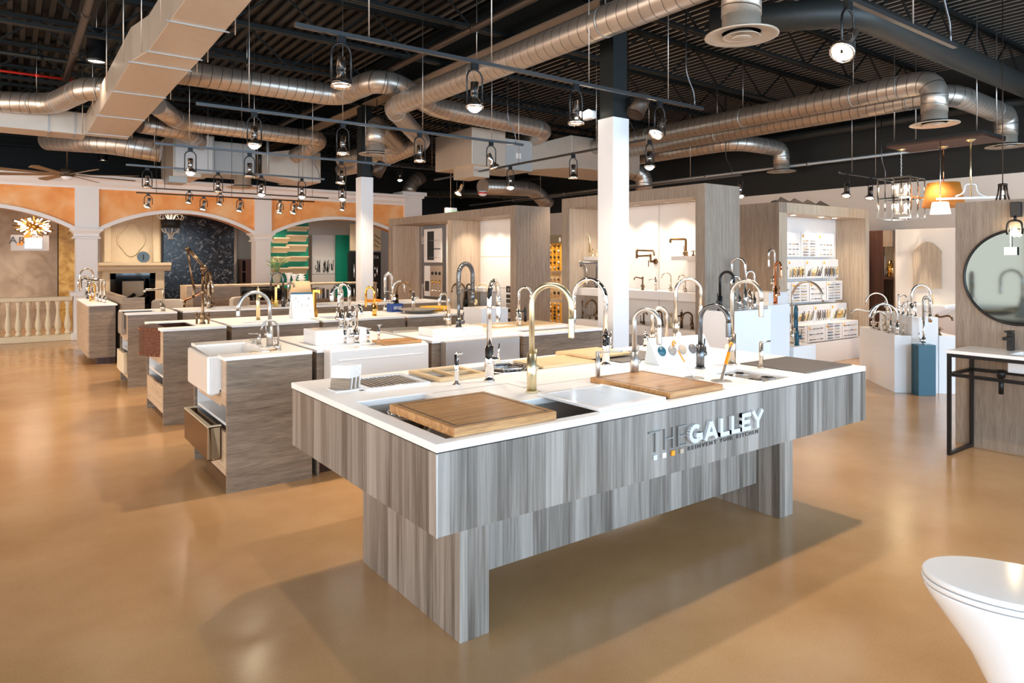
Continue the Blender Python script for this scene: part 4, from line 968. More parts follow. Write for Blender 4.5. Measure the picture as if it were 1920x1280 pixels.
# rear sink accessories
t = thing('drying_rack', 'slatted steel drying rack on the island rear sink at the left', 'drying rack', (1.55, 3.3, .9))
part('frame', MB().slab(1.42, 1.78, 3.14, 3.48, .9145, .924, [(1.45, 1.75, 3.17, 3.45)]), M['whitegloss'], t)
for k in range(12): part('rib', MB().box(1.455+k*.0245, 1.465+k*.0245, 3.17, 3.45, .916, .922), M['steel'], t)
t = thing('divider_frame', 'pale wooden divided frame across the island rear sink', 'frame', (2.0, 3.3, .9))
part('rails', MB().slab(1.83, 2.15, 3.13, 3.48, .9145, .934, [(1.86, 1.96, 3.17, 3.44), (1.98, 2.12, 3.17, 3.29), (1.98, 2.12, 3.31, 3.44)]), M['bamboo'], t, bevel=.002)
board(2.56, 2.98, 3.16, 3.47, .9145, .93, 'bamboo', 'pale wooden board on the island rear sink', groove=False)
t = thing('colander', 'steel wire colander in the island rear sink', 'colander', (2.42, 3.3, .9))
part('bowl', MB().lathe([(0, -.08), (.08, -.07), (.12, 0), (.128, 0), (.09, -.08), (0, -.09)], (2.40, 3.32, .925), 24), M['chrome'], t)
for k in range(3): part('wire_ring', MB().tube([(2.40+(.13-.01*k)*math.cos(a), 3.32+(.13-.01*k)*math.sin(a), .93-.01*k) for a in [2*PI*j/24 for j in range(24)]], .003, 5, closed=True), M['chrome'], t)
board(2.98, 3.36, 3.2, 3.55, .931, .946, 'bamboo', 'upper wooden board stacked near the island back right', groove=False)
board(3.0, 3.35, 3.45, 3.58, .9145, .93, 'bamboo', 'small wooden strip under the stacked boards', groove=False, cat='board')
# finish sample stand: a pale tented board with five coin samples
A = P(1236, 686, z=CT); B = P(1340, 676, z=CT)
t = thing('finish_sample_stand', 'pale blue tented stand with round metal finish samples behind the tongs', 'sample stand', A)
dx = (B-A); dx.z = 0; L = dx.length; dx.normalize(); ny = V(-dx.y, dx.x, 0)
hgt = .165
q = [A+V(0,0,.001), A+dx*(L*1.02)+V(0,0,.001), A+dx*(L*.95)+ny*.07+V(0,0,hgt), A-dx*(L*.06)+ny*.07+V(0,0,hgt), A+ny*.14+V(0,0,.001), A+dx*L+ny*.14+V(0,0,.001)]
part('panel', MB().add(q, [(0,1,2,3),(3,2,5,4),(0,3,4),(1,5,2)]), plain('pale blue card', srgb(200,208,214), .4), t)
nrm = (q[1]-q[0]).cross(q[3]-q[0]).normalized()
for k, m in enumerate(['teal', 'sinkgrey', 'greyboard', 'slate', 'bronze']):
    c = (q[0].lerp(q[1], .14+.18*k)).lerp(q[3].lerp(q[2], .14+.18*k), .5); 
    if nrm.dot(-c) < 0: nrm = -nrm
    rq = nrm.to_track_quat('Z', 'Y').to_matrix().to_4x4(); part('round_sample', MB().lathe([(0, .004), (.03, .004), (.032, 0)], c, 20, rq), M[m], t)
# ================================================================ CABINET ROWS
def row_end(y0, y1, x1, sink, lab, lower):
    t = thing('sink_cabinet', lab, 'cabinet', ((1.17+x1)/2, (y0+y1)/2, 0)); x0 = 1.17
    part('side_panel', MB().box(x0, x1, y0, y0+.03, 0, .89), M['cab_wood'], t)
    part('side_panel', MB().box(x0, x1, y1-.03, y1, 0, .89), M['cab_wood'], t)
    part('back_panel', MB().box(x1-.02, x1, y0+.03, y1-.03, .1, .89), M['cab_wood'], t)
    part('toe_kick', MB().box(x0+.08, x1-.02, y0+.03, y1-.03, 0, .1), M['darkwood'], t)
    part('shelf', MB().box(x0+.02, x1-.02, y0+.03, y1-.03, .43, .45), M['whitegloss'], t)
    part('liner', MB().box(x1-.03, x1-.021, y0+.03, y1-.03, .45, .88), M['white'], t); part('liner', MB().box(x0+.02, x1-.03, y1-.035, y1-.031, .12, .88), M['white'], t); part('liner', MB().box(x0+.02, x1-.03, y0+.031, y0+.035, .12, .88), M['white'], t)
    sy0, sy1 = y0+.17, y1-.2
    part('front_rail', MB().box(x0, x0+.02, y0+.03, sy0-.01, .58, .89).box(x0, x0+.02, sy1+.01, y1-.03, .58, .89).box(x0, x0+.02, sy0-.01, sy1+.01, .56, .66), M['cab_front'], t)
    part('countertop', MB().slab(x0-.02, x1, y0-.01, y1, .89, CT, [(x0-.03, x0+.34, sy0, sy1)]), M['counter'], t, bevel=.002)
    part('drawer', MB().box(x0, x0+.02, y0+.035, y1-.035, .11, .40 if lower != 'low' else .36), M['cab_front'], t)
    # apron sink
    s = thing('apron_sink', sink[1], 'sink', (x0, (sy0+sy1)/2, .9)); m = sink[0]; px = x0-sink[2]; zt = .905
    w = .03
    if sink[3] == 'round':
        n = 12; outer = [(px+.06 - .14*math.sin(PI*k/n), sy0 + (sy1-sy0)*k/n) for k in range(n+1)]
        poly = outer + [(x0+.02, sy1), (x0+.02, sy0)]
        part('apron', MB().prism(poly, 'Z', .63, zt), M[m], s)
        part('rim_top', MB().prism([(a+.0, b) for a, b in outer] + [(px+.11, sy1-.03), (px+.11, sy0+.03)], 'Z', zt, zt+.004), M[m], s)
        for k in range(n+1):
            for z in (.645, .89): part('rivet', MB().ball((outer[k][0]-.002, outer[k][1], z), .006, 6), M['copper'], s)
    else:
        part('apron', MB().box(px, px+w, sy0, sy1, .64, zt).box(px+w, x0-.001, sy0, sy0+w, .64, zt).box(px+w, x0-.001, sy1-w, sy1, .64, zt).box(px+w, x0+.0, sy0+w, sy1-w, .64, .67), M[m], s, bevel=.014 if sink[3] == 'soft' else .004)
    mb = MB().box(px+w if sink[3] != 'round' else x0+.021, x0+.34, sy0+.001, sy0+.02, .68, zt-.002).box(px+w if sink[3] != 'round' else x0+.021, x0+.34, sy1-.02, sy1-.001, .68, zt-.002).box(x0+.32, x0+.34, sy0+.02, sy1-.02, .68, zt-.002).box(px+w if sink[3] != 'round' else x0+.021, x0+.34, sy0+.001, sy1-.001, .67, .68)
    part('bowl', mb, M[sink[4]], s)
    part('drain', MB().lathe([(0, .002), (.04, .002), (.045, 0)], (x0+.2, (sy0+sy1)/2, .681), 16), M['chrome'], s)
    return t
Y4, Y4b, Y3, Y3b, Y2, Y2b = 4.80, 5.82, 7.14, 8.12, 9.53, 10.25
row_end(Y4, Y4b, 1.75, ('fireclay', 'white fireclay apron sink facing left in the nearest cabinet row', .085, 'soft', 'fireclay'), 'nearest end sink cabinet of horizontal-grain laminate with open shelves', 'sink')
row_end(Y3, Y3b, 1.735, ('hammered', 'hammered copper bow-front apron sink in the second cabinet row', .06, 'round', 'hammered'), 'end sink cabinet with the copper sink, second row back', 'low')
row_end(Y2, Y2b, 1.72, ('rope', 'carved stone apron sink with dark bowl in the third cabinet row', .05, 'square', 'glassdark'), 'end sink cabinet with the carved stone sink, third row back', 'sink')
# spare sinks displayed low in the end cabinets
def low_sink(y0, y1, z0, z1, m, lab, px=.09):
    s = thing('displayed_sink', lab, 'sink', (1.1, (y0+y1)/2, z0)); x0 = 1.168-px; w = .028
    part('apron', MB().box(x0, x0+w, y0, y1, z0, z1).box(x0+w, 1.168, y0, y0+w, z0, z1).box(x0+w, 1.168, y1-w, y1, z0, z1).box(x0+w, 1.168, y0+w, y1-w, z0, z0+.02), M[m], s, bevel=.012)
    part('rim', MB().slab(x0-.002, 1.167, y0-.002, y1+.002, z1, z1+.006, [(x0+w, 1.17, y0+w, y1-w)]), M['balustrade'], s)
low_sink(Y4+.14, Y4b-.12, .2, .43, 'bronze', 'bronze-toned apron sink displayed low in the nearest end cabinet')
low_sink(Y2+.05, Y2b-.12, .17, .42, 'limestone', 'small pale sink displayed low in the third-row end cabinet', .05)
def runit(x0, x1, y0, y1, lab, hole=None, bm='steel', zb=.70, step=None):
    t = thing('base_cabinet', lab, 'cabinet', ((x0+x1)/2, (y0+y1)/2, 0))
    part('carcass', MB().box(x0+.02, x1-.02, y0+.02, y1-.02, .1, .62), M['cab_wood'], t)
    part('front_panel', MB().box(x0+.02, x1-.02, y0, y0+.02, .1, .885), M['cab_wood'], t); part('rear_panel', MB().box(x0+.02, x1-.02, y1-.02, y1, .1, .885), M['cab_wood'], t)
    part('stile', MB().box(x0, x0+.02, y0-.004, y1+.004, 0, .885), M['cab_wood'], t); part('stile', MB().box(x1-.02, x1, y0-.004, y1+.004, 0, .885), M['cab_wood'], t)
    part('toe_kick', MB().box(x0+.02, x1-.02, y0+.06, y1-.06, 0, .1), M['darkwood'], t)
    hs = [hole] if hole else []
    part('countertop', MB().slab(x0, x1-.004, y0-.01, y1+.01, .89, CT, hs), M['counter'], t, bevel=.002)
    if hole: basin(t, hole[0]+.012, hole[1]-.012, hole[2]+.012, hole[3]-.012, zb, .89, bm)
    return t
# row 4
runit(1.79, 2.69, Y4+.02, Y4b, 'base cabinet behind the island with the wide white apron sink', (1.9, 2.6, Y4+.03, Y4+.15), 'fireclay')
s = thing('apron_sink', 'wide white apron sink facing the camera behind the island', 'sink', (2.2, Y4, .9))
part('apron', MB().box(1.84, 2.64, Y4-.12, Y4+.015, .64, .918), M['fireclay'], s, bevel=.012)
part('apron_ledge', MB().box(1.9, 2.58, Y4-.126, Y4-.12, .835, .845), M['fireclay'], s, bevel=.002)
t = board(2.28, 2.6, Y4-.08, Y4+.15, .9195, .94, 'butcher', 'wooden board lying on the wide white apron sink')
runit(2.74, 3.62, Y4+.02, Y4b, 'base cabinet behind the island with the stainless apron sink', (2.86, 3.52, Y4+.04, Y4+.18), 'basin')
s = thing('apron_sink', 'brushed stainless apron sink facing the camera behind the island', 'sink', (3.2, Y4, .9))
part('apron', MB().box(2.82, 3.56, Y4-.08, Y4+.015, .66, .905), plain('soft steel', srgb(198,190,184), .3, .7), s, bevel=.006)
runit(3.64, 4.6, Y4-.02, Y4b, 'base cabinet with double drainboard sinks at the right end behind the island', (3.75, 4.5, Y4+.12, Y4+.4), 'basin')
t = thing('drainboard', 'perforated pale drainboard on the right end cabinet behind the island', 'drainboard', (4.2, Y4+.6, .915))
part('board', MB().slab(3.72, 4.52, Y4+.52, Y4+.92, .9145, .922, [(3.8, 4.1, Y4+.6, Y4+.84)]), M['bamboo'], t)
# white plinths that raise faucets above the counters
def plinth(x0, x1, y0, y1, z0, z1, lab, m='whitegloss', rz=0, name='display_plinth'):
    c = ((x0+x1)/2, (y0+y1)/2, z0); t = thing(name, lab, 'plinth', c)
    part('block', MB().cbox((c[0], c[1], (z0+z1)/2), (x1-x0, y1-y0, z1-z0), rz=rz), M[m], t, bevel=.004)
    return t
plinth(1.87, 2.3, 5.05, 5.32, CT+.001, CT+.11, 'white plinth carrying the chrome faucets behind the apron sink')
plinth(2.86, 3.36, 5.0, 5.26, CT+.001, CT+.07, 'white plinth under the black spring faucet')
plinth(4.42, 4.8, 6.6, 7.0, 0, 1.0, 'narrow white plinth between the cabinet rows near the near column')
board(2.75, 3.1, Y4b-.3, Y4b-.02, CT+.001, CT+.02, 'steel', 'flat steel drying grid beside the black spring faucet', 'drying grid', 'drying_grid', False)
# row 3
runit(1.79, 2.69, Y3+.02, Y3b, 'second-row base cabinet with the gold faucet', (1.95, 2.3, Y3+.12, Y3+.36), 'fireclay')
runit(2.73, 3.72, Y3+.02, Y3b, 'second-row base cabinet with the gold bridge faucet', (2.85, 3.32, Y3+.2, Y3+.55), 'basin')
runit(3.75, 4.8, Y3+.02, Y3b, 'second-row base cabinet with the round amber tray')
# row 2
runit(1.79, 3.22, Y2+.02, Y2b, 'third-row base cabinet beside the carved stone sink', (2.2, 2.6, Y2+.2, Y2+.5), 'fireclay')
runit(3.26, 4.4, Y2+.02, Y2b, 'third-row base cabinet in the middle', (3.4, 3.9, Y2+.2, Y2+.5), 'basin')
runit(4.45, 5.7, Y2+.02, Y2b, 'third-row base cabinet at the right', (4.7, 5.2, Y2+.2, Y2+.5), 'basin')
# row 1 at the left edge, along the arcade
t = thing('base_cabinet', 'tall-doored laminate cabinet crowded with faucets near the balustrade', 'cabinet', (1.12, 13, 0))
part('carcass', MB().box(.96, 1.3, 11.95, 14.0, .1, .882), M['cab_wood'], t); part('toe_kick', MB().box(1.06, 1.3, 12.0, 13.9, 0, .1), M['darkwood'], t)
for k in range(3): part('door', MB().box(.94, .96, 11.96+.68*k, 12.63+.68*k, .11, .88), M['cab_front'], t)
part('countertop', MB().box(.93, 1.32, 11.9, 14.02, .882, .905), M['counter'], t, bevel=.002)
t = thing('half_wall', 'low laminate partition with a pale cap behind the faucet cabinet', 'partition', (1.5, 13, 0))
part('panel', MB().box(1.36, 1.42, 11.7, 14.0, 0, 1.02), M['cab_wood'], t); part('end_face', MB().box(1.42, 1.66, 11.7, 11.74, 0, 1.0), M['cab_wood'], t)
# ---- reception desk at the back of the aisle
YD = 13.0
t = thing('reception_desk', 'long laminate desk with a pale top in front of the black granite slab', 'desk', (4.2, YD, 0))
zt = 1.09
part('top', MB().box(2.5, 6.1, YD-.03, YD+.6, zt, zt+.03), M['cab_front'], t)
part('front_panel', MB().box(2.6, 3.4, YD, YD+.03, 0, zt), M['cab_wood'], t); part('end_panel', MB().box(2.5, 2.6, YD, YD+.58, 0, zt), M['cab_front'], t)
part('lower_panel', MB().box(3.4, 6.1, YD+.1, YD+.13, 0, .8), M['cab_wood'], t); part('end_panel', MB().box(6.07, 6.1, YD, YD+.58, 0, zt), M['cab_front'], t)
t = thing('black_oven', 'black glass oven built under the reception desk top', 'oven', (3.8, YD, .82))
part('glass_front', MB().box(3.42, 4.17, YD-.01, YD+.09, .82, 1.08), M['glassdark'], t)
part('handle', MB().cyl((3.5, YD-.03, 1.04), (4.1, YD-.03, 1.04), .006, n=8), M['graphite'], t)
for k in range(20):
    x = 4.25 + k*.045 + .012*random.random(); h = .17 + .05*random.random()
    c = random.choice([(200,190,180), (70,72,80), (150,120,60), (230,226,220), (110,110,118), (190,150,80)])
    o = solo('binder', MB().box(x, x+.03, YD+.16, YD+.38, .812, .812+h), plain('binder', srgb(*c), .5), 'catalogue binder standing in the row under the desk top', 'binder', 'catalogue binders under the reception desk')
t2 = solo('desk_shelf', MB().box(4.2, 6.05, YD+.12, YD+.45, .79, .81), M['cab_front'], 'shelf board carrying the catalogue binders', 'shelf')
# chairs behind row 2
def chair(c, rz, lab):
    t = thing('lounge_chair', lab, 'chair', c, rz)
    part('seat', MB().box(-.25, .25, -.25, .25, .4, .5), M['fabric'], t, local=True, bevel=.03)
    part('backrest', MB().prism([(-.27, .5), (-.25, .92), (-.18, .95), (.18, .95), (.25, .92), (.27, .5)], 'Y', .2, .28), M['fabric'], t, local=True, bevel=.02)
    for s in (-1, 1):
        part('armrest', MB().box(s*.25-.03, s*.25+.03, -.22, .22, .5, .68), M['fabric'], t, local=True, bevel=.02)
        for q in (-1, 1): part('leg', MB().cyl((s*.2, q*.2, 0), (s*.2, q*.2, .4), .015, n=8), M['darkwood'], t, local=True)
chair((P(327, 600, Y=12.2).x, 12.2, 0), 2.6, 'grey upholstered chair behind the stone sink row'); chair((P(352, 600, Y=12.4).x+.6, 12.3, 0), -2.4, 'pale upholstered chair beside the reception desk')
# things on the desk
c = P(521, 528, Y=YD+.3); zd = zt+.031
t = thing('potted_plant', 'grey pot with thin grassy stems on the reception desk', 'plant', (c.x-.02, YD+.3, zd))
part('pot', MB().lathe([(.06, 0), (.09, .2), (.1, .2), (.1, .18), (0, .17)], (c.x-.02, YD+.3, zd), 18), M['pot'], t)
lf = MB()
for k in range(16):
    a = random.uniform(0, 2*PI); r = random.uniform(.08, .28); h = random.uniform(.2, .42)
    b = V(c.x-.02, YD+.3, zd+.17); lf.tube([b, b+V(math.cos(a)*r*.3, math.sin(a)*r*.3, h*.6), b+V(math.cos(a)*r, math.sin(a)*r, h)], [.006, .005, .002], 5)
    part('leaf', MB().tube([b+V(math.cos(a)*r*.4, math.sin(a)*r*.4, h*.7), b+V(math.cos(a)*(r+.03), math.sin(a)*(r+.03), h*.95)], [.012, .003], 5), M['plantgreen'], t)
part('stems', lf, M['plantgreen'], t)
for u, h, lab in ((541, .2, 'white flared vase on the reception desk'), (552, .17, 'small white lidded jar on the reception desk')):
    c = P(u, 530, Y=YD+.3); solo('vase', MB().lathe([(.04, 0), (.03, h*.4), (.05, h*.8), (.08, h), (.07, h), (.04, h*.7), (0, h*.1)], (c.x, YD+.3, zd), 16), M['whitegloss'], lab, 'vase')
c = P(556, 530, Y=YD+.25)
for k in range(4): solo('stacked_bowl', MB().lathe([(.04, 0), (.09-.012*k, .04), (.1-.012*k, .045), (.09-.012*k, .03), (0, .008)], (c.x+.08, YD+.2, zd+.045*k+.0005), 16), M['whitegloss'], ['lowest', 'second lowest', 'second highest', 'topmost'][k]+' white bowl in the stack on the reception desk', 'bowl')
# lamp and brochure easel on row 3
c = P(564, 560, Y=11.6)
t = thing('table_lamp', 'table lamp with a glowing tan drum shade in the aisle middle', 'lamp', (c.x, 11.6, 0))
z0 = P(564, 549, Y=11.6).z; z1 = P(564, 527, Y=11.6).z
part('shade', MB().lathe([(.175, z0), (.18, z0), (.15, z1), (.145, z1), (.175, z0)], (c.x, 11.6, 0), 24), M['shade_linen'], t)
part('stem', MB().lathe([(.0, .74), (.08, .74), (.08, .76), (.02, .78), (.03, .84), (.015, .9), (.015, z0+.05)], (c.x, 11.6, 0), 16), M['nickel'], t)
tt = thing('side_table', 'small round table under the tan-shaded lamp', 'table', (c.x, 11.6, 0))
part('top', MB().cyl((c.x, 11.6, .71), (c.x, 11.6, .738), .3, n=24), M['darkwood'], tt); part('pedestal', MB().cyl((c.x, 11.6, 0), (c.x, 11.6, .71), .03), M['darkwood'], tt); part('foot', MB().cyl((c.x, 11.6, 0), (c.x, 11.6, .02), .18, n=20), M['darkwood'], tt)
a = P(549, 598, z=CT); b = P(590, 597, z=CT)
t = thing('brochure_easel', 'white tented brochure easel with faucet drawings on the second row', 'easel', a)
h = .29; w = b-a; w.z = 0
q = [a+V(0,0,.001), b+V(0,0,.001), b+V(0,.07,h), a+V(.0,.07,h), a+V(0,.14,.001), b+V(0,.14,.001)]
part('card', MB().add(q, [(0,1,2,3),(3,2,5,4)]), M['paper'], t)
pr = MB(); 
for k in range(26):
    s_, r_ = random.uniform(.08, .9), random.uniform(.1, .85); p0 = q[0].lerp(q[1], s_).lerp(q[3].lerp(q[2], s_), r_) + V(0, -.002, 0)
    part('printed_figure', MB().bar(p0, p0+V(random.uniform(-.02, .03), .002, random.uniform(-.01, .02)), .005, .002), M[random.choice(['graphite', 'copper', 'steel', 'letters_dark'])], t)
part('printed_band', MB().bar(q[0].lerp(q[3], .97)+V(0,-.002,0), q[1].lerp(q[2], .97)+V(0,-.002,0), .003, .02), M['teal'], t)
# blue cube with the maker's word
c = P(739, 585, z=CT); 
t = thing('brand_cube', 'blue card cube with white lettering on the second row', 'display cube', c)
a = P(725, 584, z=CT); b = P(753, 584, z=CT)
m_ = P(739, 585, z=CT)
part('cube', MB().box(a.x+.0, b.x-.0, Y3b-.35, Y3b-.2, CT+.001, CT+.105), M['bluebox'], t)
wd = b.x-a.x
text('GROHE', .055, M['white'], V(a.x+.02, Y3b-.351, CT+.035), ROT_NEGY, t, name='lettering', width=wd-.04)
# copper tray
c = P(825, 577, z=CT)
t = thing('shallow_tray', 'round amber patterned tray at the right end of the second row', 'tray', (4.45, 7.7, CT))
part('dish', MB().lathe([(.15, 0), (.2, .05), (.21, .05), (.16, .006), (0, .006)], (4.45, 7.72, CT+.001), 24), M['orangeboard'], t)
# shallow round vessel
t = thing('vessel_sink', 'round pale grey vessel sink on the second row beside the blue cube', 'sink', (3.95, 7.45, CT))
part('bowl', MB().lathe([(.12, 0), (.24, .045), (.25, .05), (.24, .05), (.12, .012), (0, .01)], (4.08, 7.5, CT+.001), 28), M['sinkgrey'], t)
# counter clutter
for k in range(3): solo('sample_strip', MB().box(1.36+.07*k, 1.41+.07*k, Y4+.12, Y4+.16+.02*k, CT+.001, CT+.006), M['bamboo' if k != 1 else 'white'], ['left', 'middle', 'right'][k]+' small finish strip beside the fireclay sink', 'sample')
solo('soap_bar_box', MB().box(4.5, 4.7, Y2+.3, Y2+.5, CT+.001, CT+.04), M['orangeplastic'], 'small orange box on the third-row counter', 'box')
# ================================================================ DISPLAY PORTALS
def portal_x(x0, x1, y0, y1, zt, lab, divs=(), st=.13, fas=.135):
    t = thing('display_portal', lab, 'display unit', ((x0+x1)/2, (y0+y1)/2, 0))
    part('end_panel', MB().box(x0, x1, y0, y0+st, 0, zt), M['portal_wood'], t, bevel=.002)
    part('end_panel', MB().box(x0, x1, y1-st, y1, 0, zt), M['portal_wood'], t, bevel=.002)
    part('top_box', MB().box(x0, x1, y0+st, y1-st, zt-fas, zt), M['portal_wood'], t)
    for d, s in divs: part('divider', MB().box(x0, x1, d, d+s, 0, zt-fas), M['portal_light'], t)
    part('liner', MB().box(x0+.02, x1-.06, y0+st, y0+st+.01, 0, zt-fas), M['portal_light'], t); part('liner', MB().box(x0+.02, x1-.06, y1-st-.01, y1-st, 0, zt-fas), M['portal_light'], t)
    return t
def puck(x, y, z):
    t = thing('puck_light', 'small round recessed downlight under a display box lintel', 'downlight', (x, y, z), group='recessed lights in the display boxes')
    part('lens', MB().cyl((x, y, z-.006), (x, y, z), .035, n=16), M['glow'], t); part('rim', MB().lathe([(.036, 0), (.045, 0), (.045, -.008), (.036, -.008)], (x, y, z), 16), M['nickel'], t)
    LAMPS.append((V(x, y, z-.03), V(x+.12, y, 0), 26, (1,.86,.68), 2.0, .9, .03))
X1 = 6.15
t = portal_x(X1, X1+.68, 8.27, 12.55, 2.4, 'long left display box of grey oak laminate with white back', [(10.12, .13)])
part('back_panel', MB().box(X1+.60, X1+.62, 8.4, 10.12, 0, 2.27), M['white'], t)
part('back_panel', MB().box(X1+.60, X1+.62, 10.25, 11.3, 0, 2.27), M['white'], t)
for z in (.55, 1.1, 1.63): part('panel_joint', MB().box(X1+.597, X1+.60, 8.4, 10.12, z, z+.006), M['greyboard'], t)
part('panel_joint', MB().box(X1+.597, X1+.60, 9.2, 9.206, 0, 2.27), M['greyboard'], t)
for y in (8.75, 9.1, 9.5, 9.85): puck(X1+.3, y, 2.265)
for y in (10.6, 11.1): puck(X1+.3, y, 2.265)
X2 = 6.06
t = portal_x(X2, X2+.62, 4.71, 7.09, 2.4, 'middle display box of grey oak laminate with faucet shelves')
part('back_panel', MB().box(X2+.56, X2+.58, 4.84, 6.96, 0, 2.27), M['white'], t)
part('panel_joint', MB().box(X2+.557, X2+.56, 5.85, 5.856, 0, 2.27), M['greyboard'], t)
for y in (5.1, 5.5, 6.0, 6.5): puck(X2+.3, y, 2.265)
def shelf(x0, x1, y0, y1, z, h, lab):
    solo('display_shelf', MB().box(x0, x1, y0, y1, z-h, z), M['white'], lab, 'shelf', bevel=.003)
    return z
# shelf heights from the picture, on the plane just inside the box front
xs_ = X2+.2
def zs_(v, u): return P(u, v, X=xs_).z
S_TR = shelf(X2+.28, X2+.555, 4.85, 5.42, zs_(480, 1250), .05, 'short white shelf at the top right of the middle display box')
S_TL = shelf(X2+.28, X2+.555, 6.45, 6.95, zs_(481, 1090), .05, 'short white shelf at the top left of the middle display box')
S_M = shelf(X2+.16, X2+.555, 4.85, 6.95, zs_(546, 1240), .1, 'long middle white shelf in the middle display box')
S_L = shelf(X2+.1, X2+.555, 4.85, 6.95, zs_(612, 1240), .12, 'long lower white shelf in the middle display box')
solo('base_plinth', MB().box(X2+.04, X2+.555, 4.85, 6.95, 0, S_L-.3), M['white'], 'white base plinth along the bottom of the middle display box', 'plinth')
# portal 3 faces the camera
X30, X31, Y3f = 8.83, 11.43, 5.58
t = thing('display_portal', 'right display box of grey oak laminate covered in cabinet hardware boards', 'display unit', (10.1, 5.9, 0))
part('end_panel', MB().box(X30, X30+.2, Y3f, Y3f+.72, 0, 2.4), M['portal_wood'], t, bevel=.002)
part('end_panel', MB().box(X31-.13, X31, Y3f, Y3f+.72, 0, 2.4), M['portal_light'], t, bevel=.002)
part('top_box', MB().box(X30+.2, X31-.13, Y3f, Y3f+.72, 2.25, 2.4), M['portal_light'], t)
part('front_stile', MB().box(X30, X30+.2, Y3f-.004, Y3f, 0, 2.25), M['portal_light'], t)
part('back_panel', MB().box(X30+.2, X31-.13, Y3f+.5, Y3f+.52, 0, 2.25), M['white'], t)
for x in (9.25, 9.6, 10.4, 10.8): puck(x, Y3f+.25, 2.245)
solo('base_plinth', MB().box(X30+.21, X31-.14, Y3f-.02, Y3f+.49, 0, .32), M['white'], 'white base step at the foot of the hardware display box', 'plinth')
# hardware boards: five tiers of four boards, sloped like lecterns
HW = ['bronze', 'gold', 'steel', 'graphite', 'letters_dark', 'brass']
tiers = [(2.0, 1.62), (1.58, 1.28), (1.23, .92), (.87, .60), (.68, .34)]
tn = ['top', 'second', 'third', 'fourth', 'lowest']; cn_ = ['left', 'centre-left', 'centre-right', 'right']
for r, (z1, z0) in enumerate(tiers):
    for k in range(4):
        x0 = X30+.25 + k*.5; x1 = x0+.485; yb = Y3f+.40 - .07*r - .0
        if r == 4: z1, z0, yb = .60, .335, Y3f+.0
        t = thing('hardware_board', 'white board of cabinet pulls, %s tier, %s of the four columns' % (tn[r], cn_[k]), 'hardware board', ((x0+x1)/2, yb, z0))
        part('panel', MB().box(x0, x1, yb, Y3f+.495, z0, z1), M['white'], t, bevel=.002)
        part('round_badge', MB().lathe([(0, .004), (.022, .004), (.024, 0)], (x0+.05, yb, z1-.05), 12, Matrix.Rotation(PI/2, 4, 'X')), M['orangeboard'], t)
        rng = random.Random(r*7+k)
        style = (r+k*2) % 4; nn = 12
        for j in range(nn):
            m = M[rng.choice(HW)]
            if style == 0: a = V(x0+.06+.2*(j % 2), yb-.012, z0+.03+(j//2)*.045); b = a + V(.13, 0, 0)
            elif style == 1: a = V(x0+.05+.033*j, yb-.012, z0+.04); b = a + V(.1, 0, .2)*(.4+.1*(j % 4))
            elif style == 2: a = V(x0+.05+.1*(j % 4), yb-.012, z0+.04+(j//4)*.08); b = a + V(.05, 0, 0)
            else: a = V(x0+.06+.034*j, yb-.012, z0+.03+.03*(j % 2)); b = a + V(.01, 0, .12)
            if b.z > z1-.02: b.z = z1-.02
            part('pull', MB().tube([V(a.x, yb, a.z), a, b, V(b.x, yb, b.z)], .0065, 6), m, t)
# display board just outside, gold & orange strip boards between portals
def strip(u0, v0, u1, v1, Xp, m, lab, n, seed):
    A = P(u0, v0, X=Xp); B = P(u1, v1, X=Xp); ya, yb = sorted((A.y, B.y)); 
    t = thing('sample_board', lab, 'sample board', (Xp, (ya+yb)/2, B.z)); part('board', MB().box(Xp, Xp+.03, ya, yb, B.z, A.z), M[m], t)
    rg = random.Random(seed); cols_ = 3; rows_ = n
    for i in range(rows_):
        for j in range(cols_):
            part('knob', MB().lathe([(0, .03), (.02, .025), (.026, .01), (.012, 0)], (Xp, ya+(yb-ya)*(j+.5)/cols_, B.z+(A.z-B.z)*(i+.5)/rows_), 10, Matrix.Rotation(-PI/2, 4, 'Y')), M[rg.choice(['steel', 'black', 'chrome', 'bronze'])], t)
    return t
strip(1030, 456, 1052, 508, 7.4, 'orangeboard', 'amber knob board in the gap between the left and middle display boxes, upper', 5, 1)
strip(1030, 566, 1052, 607, 7.4, 'orangeboard', 'amber knob board in the gap between display boxes, lower', 6, 2)
strip(1030, 510, 1052, 562, 7.42, 'bamboo', 'pale framed board in the gap between display boxes, middle', 2, 3)
A = P(1028, 441, X=7.38); B = P(1062, 455, X=7.38)
t = thing('header_sign', 'dark header sign with a pale letter above the amber knob boards', 'sign', A); part('panel', MB().box(7.38, 7.41, B.y, A.y, B.z, A.z), plain('umber panel', srgb(80,70,58), .5), t)
text('B', .1, M['letters_light'], V(7.379, P(1048, 450, X=7.38).y, B.z+.02), ROT_NEGX, t, name='letters')
strip(1386, 480, 1399, 560, 8.9, 'orangeboard', 'amber drawer board behind the gap right of the middle display box', 6, 5)
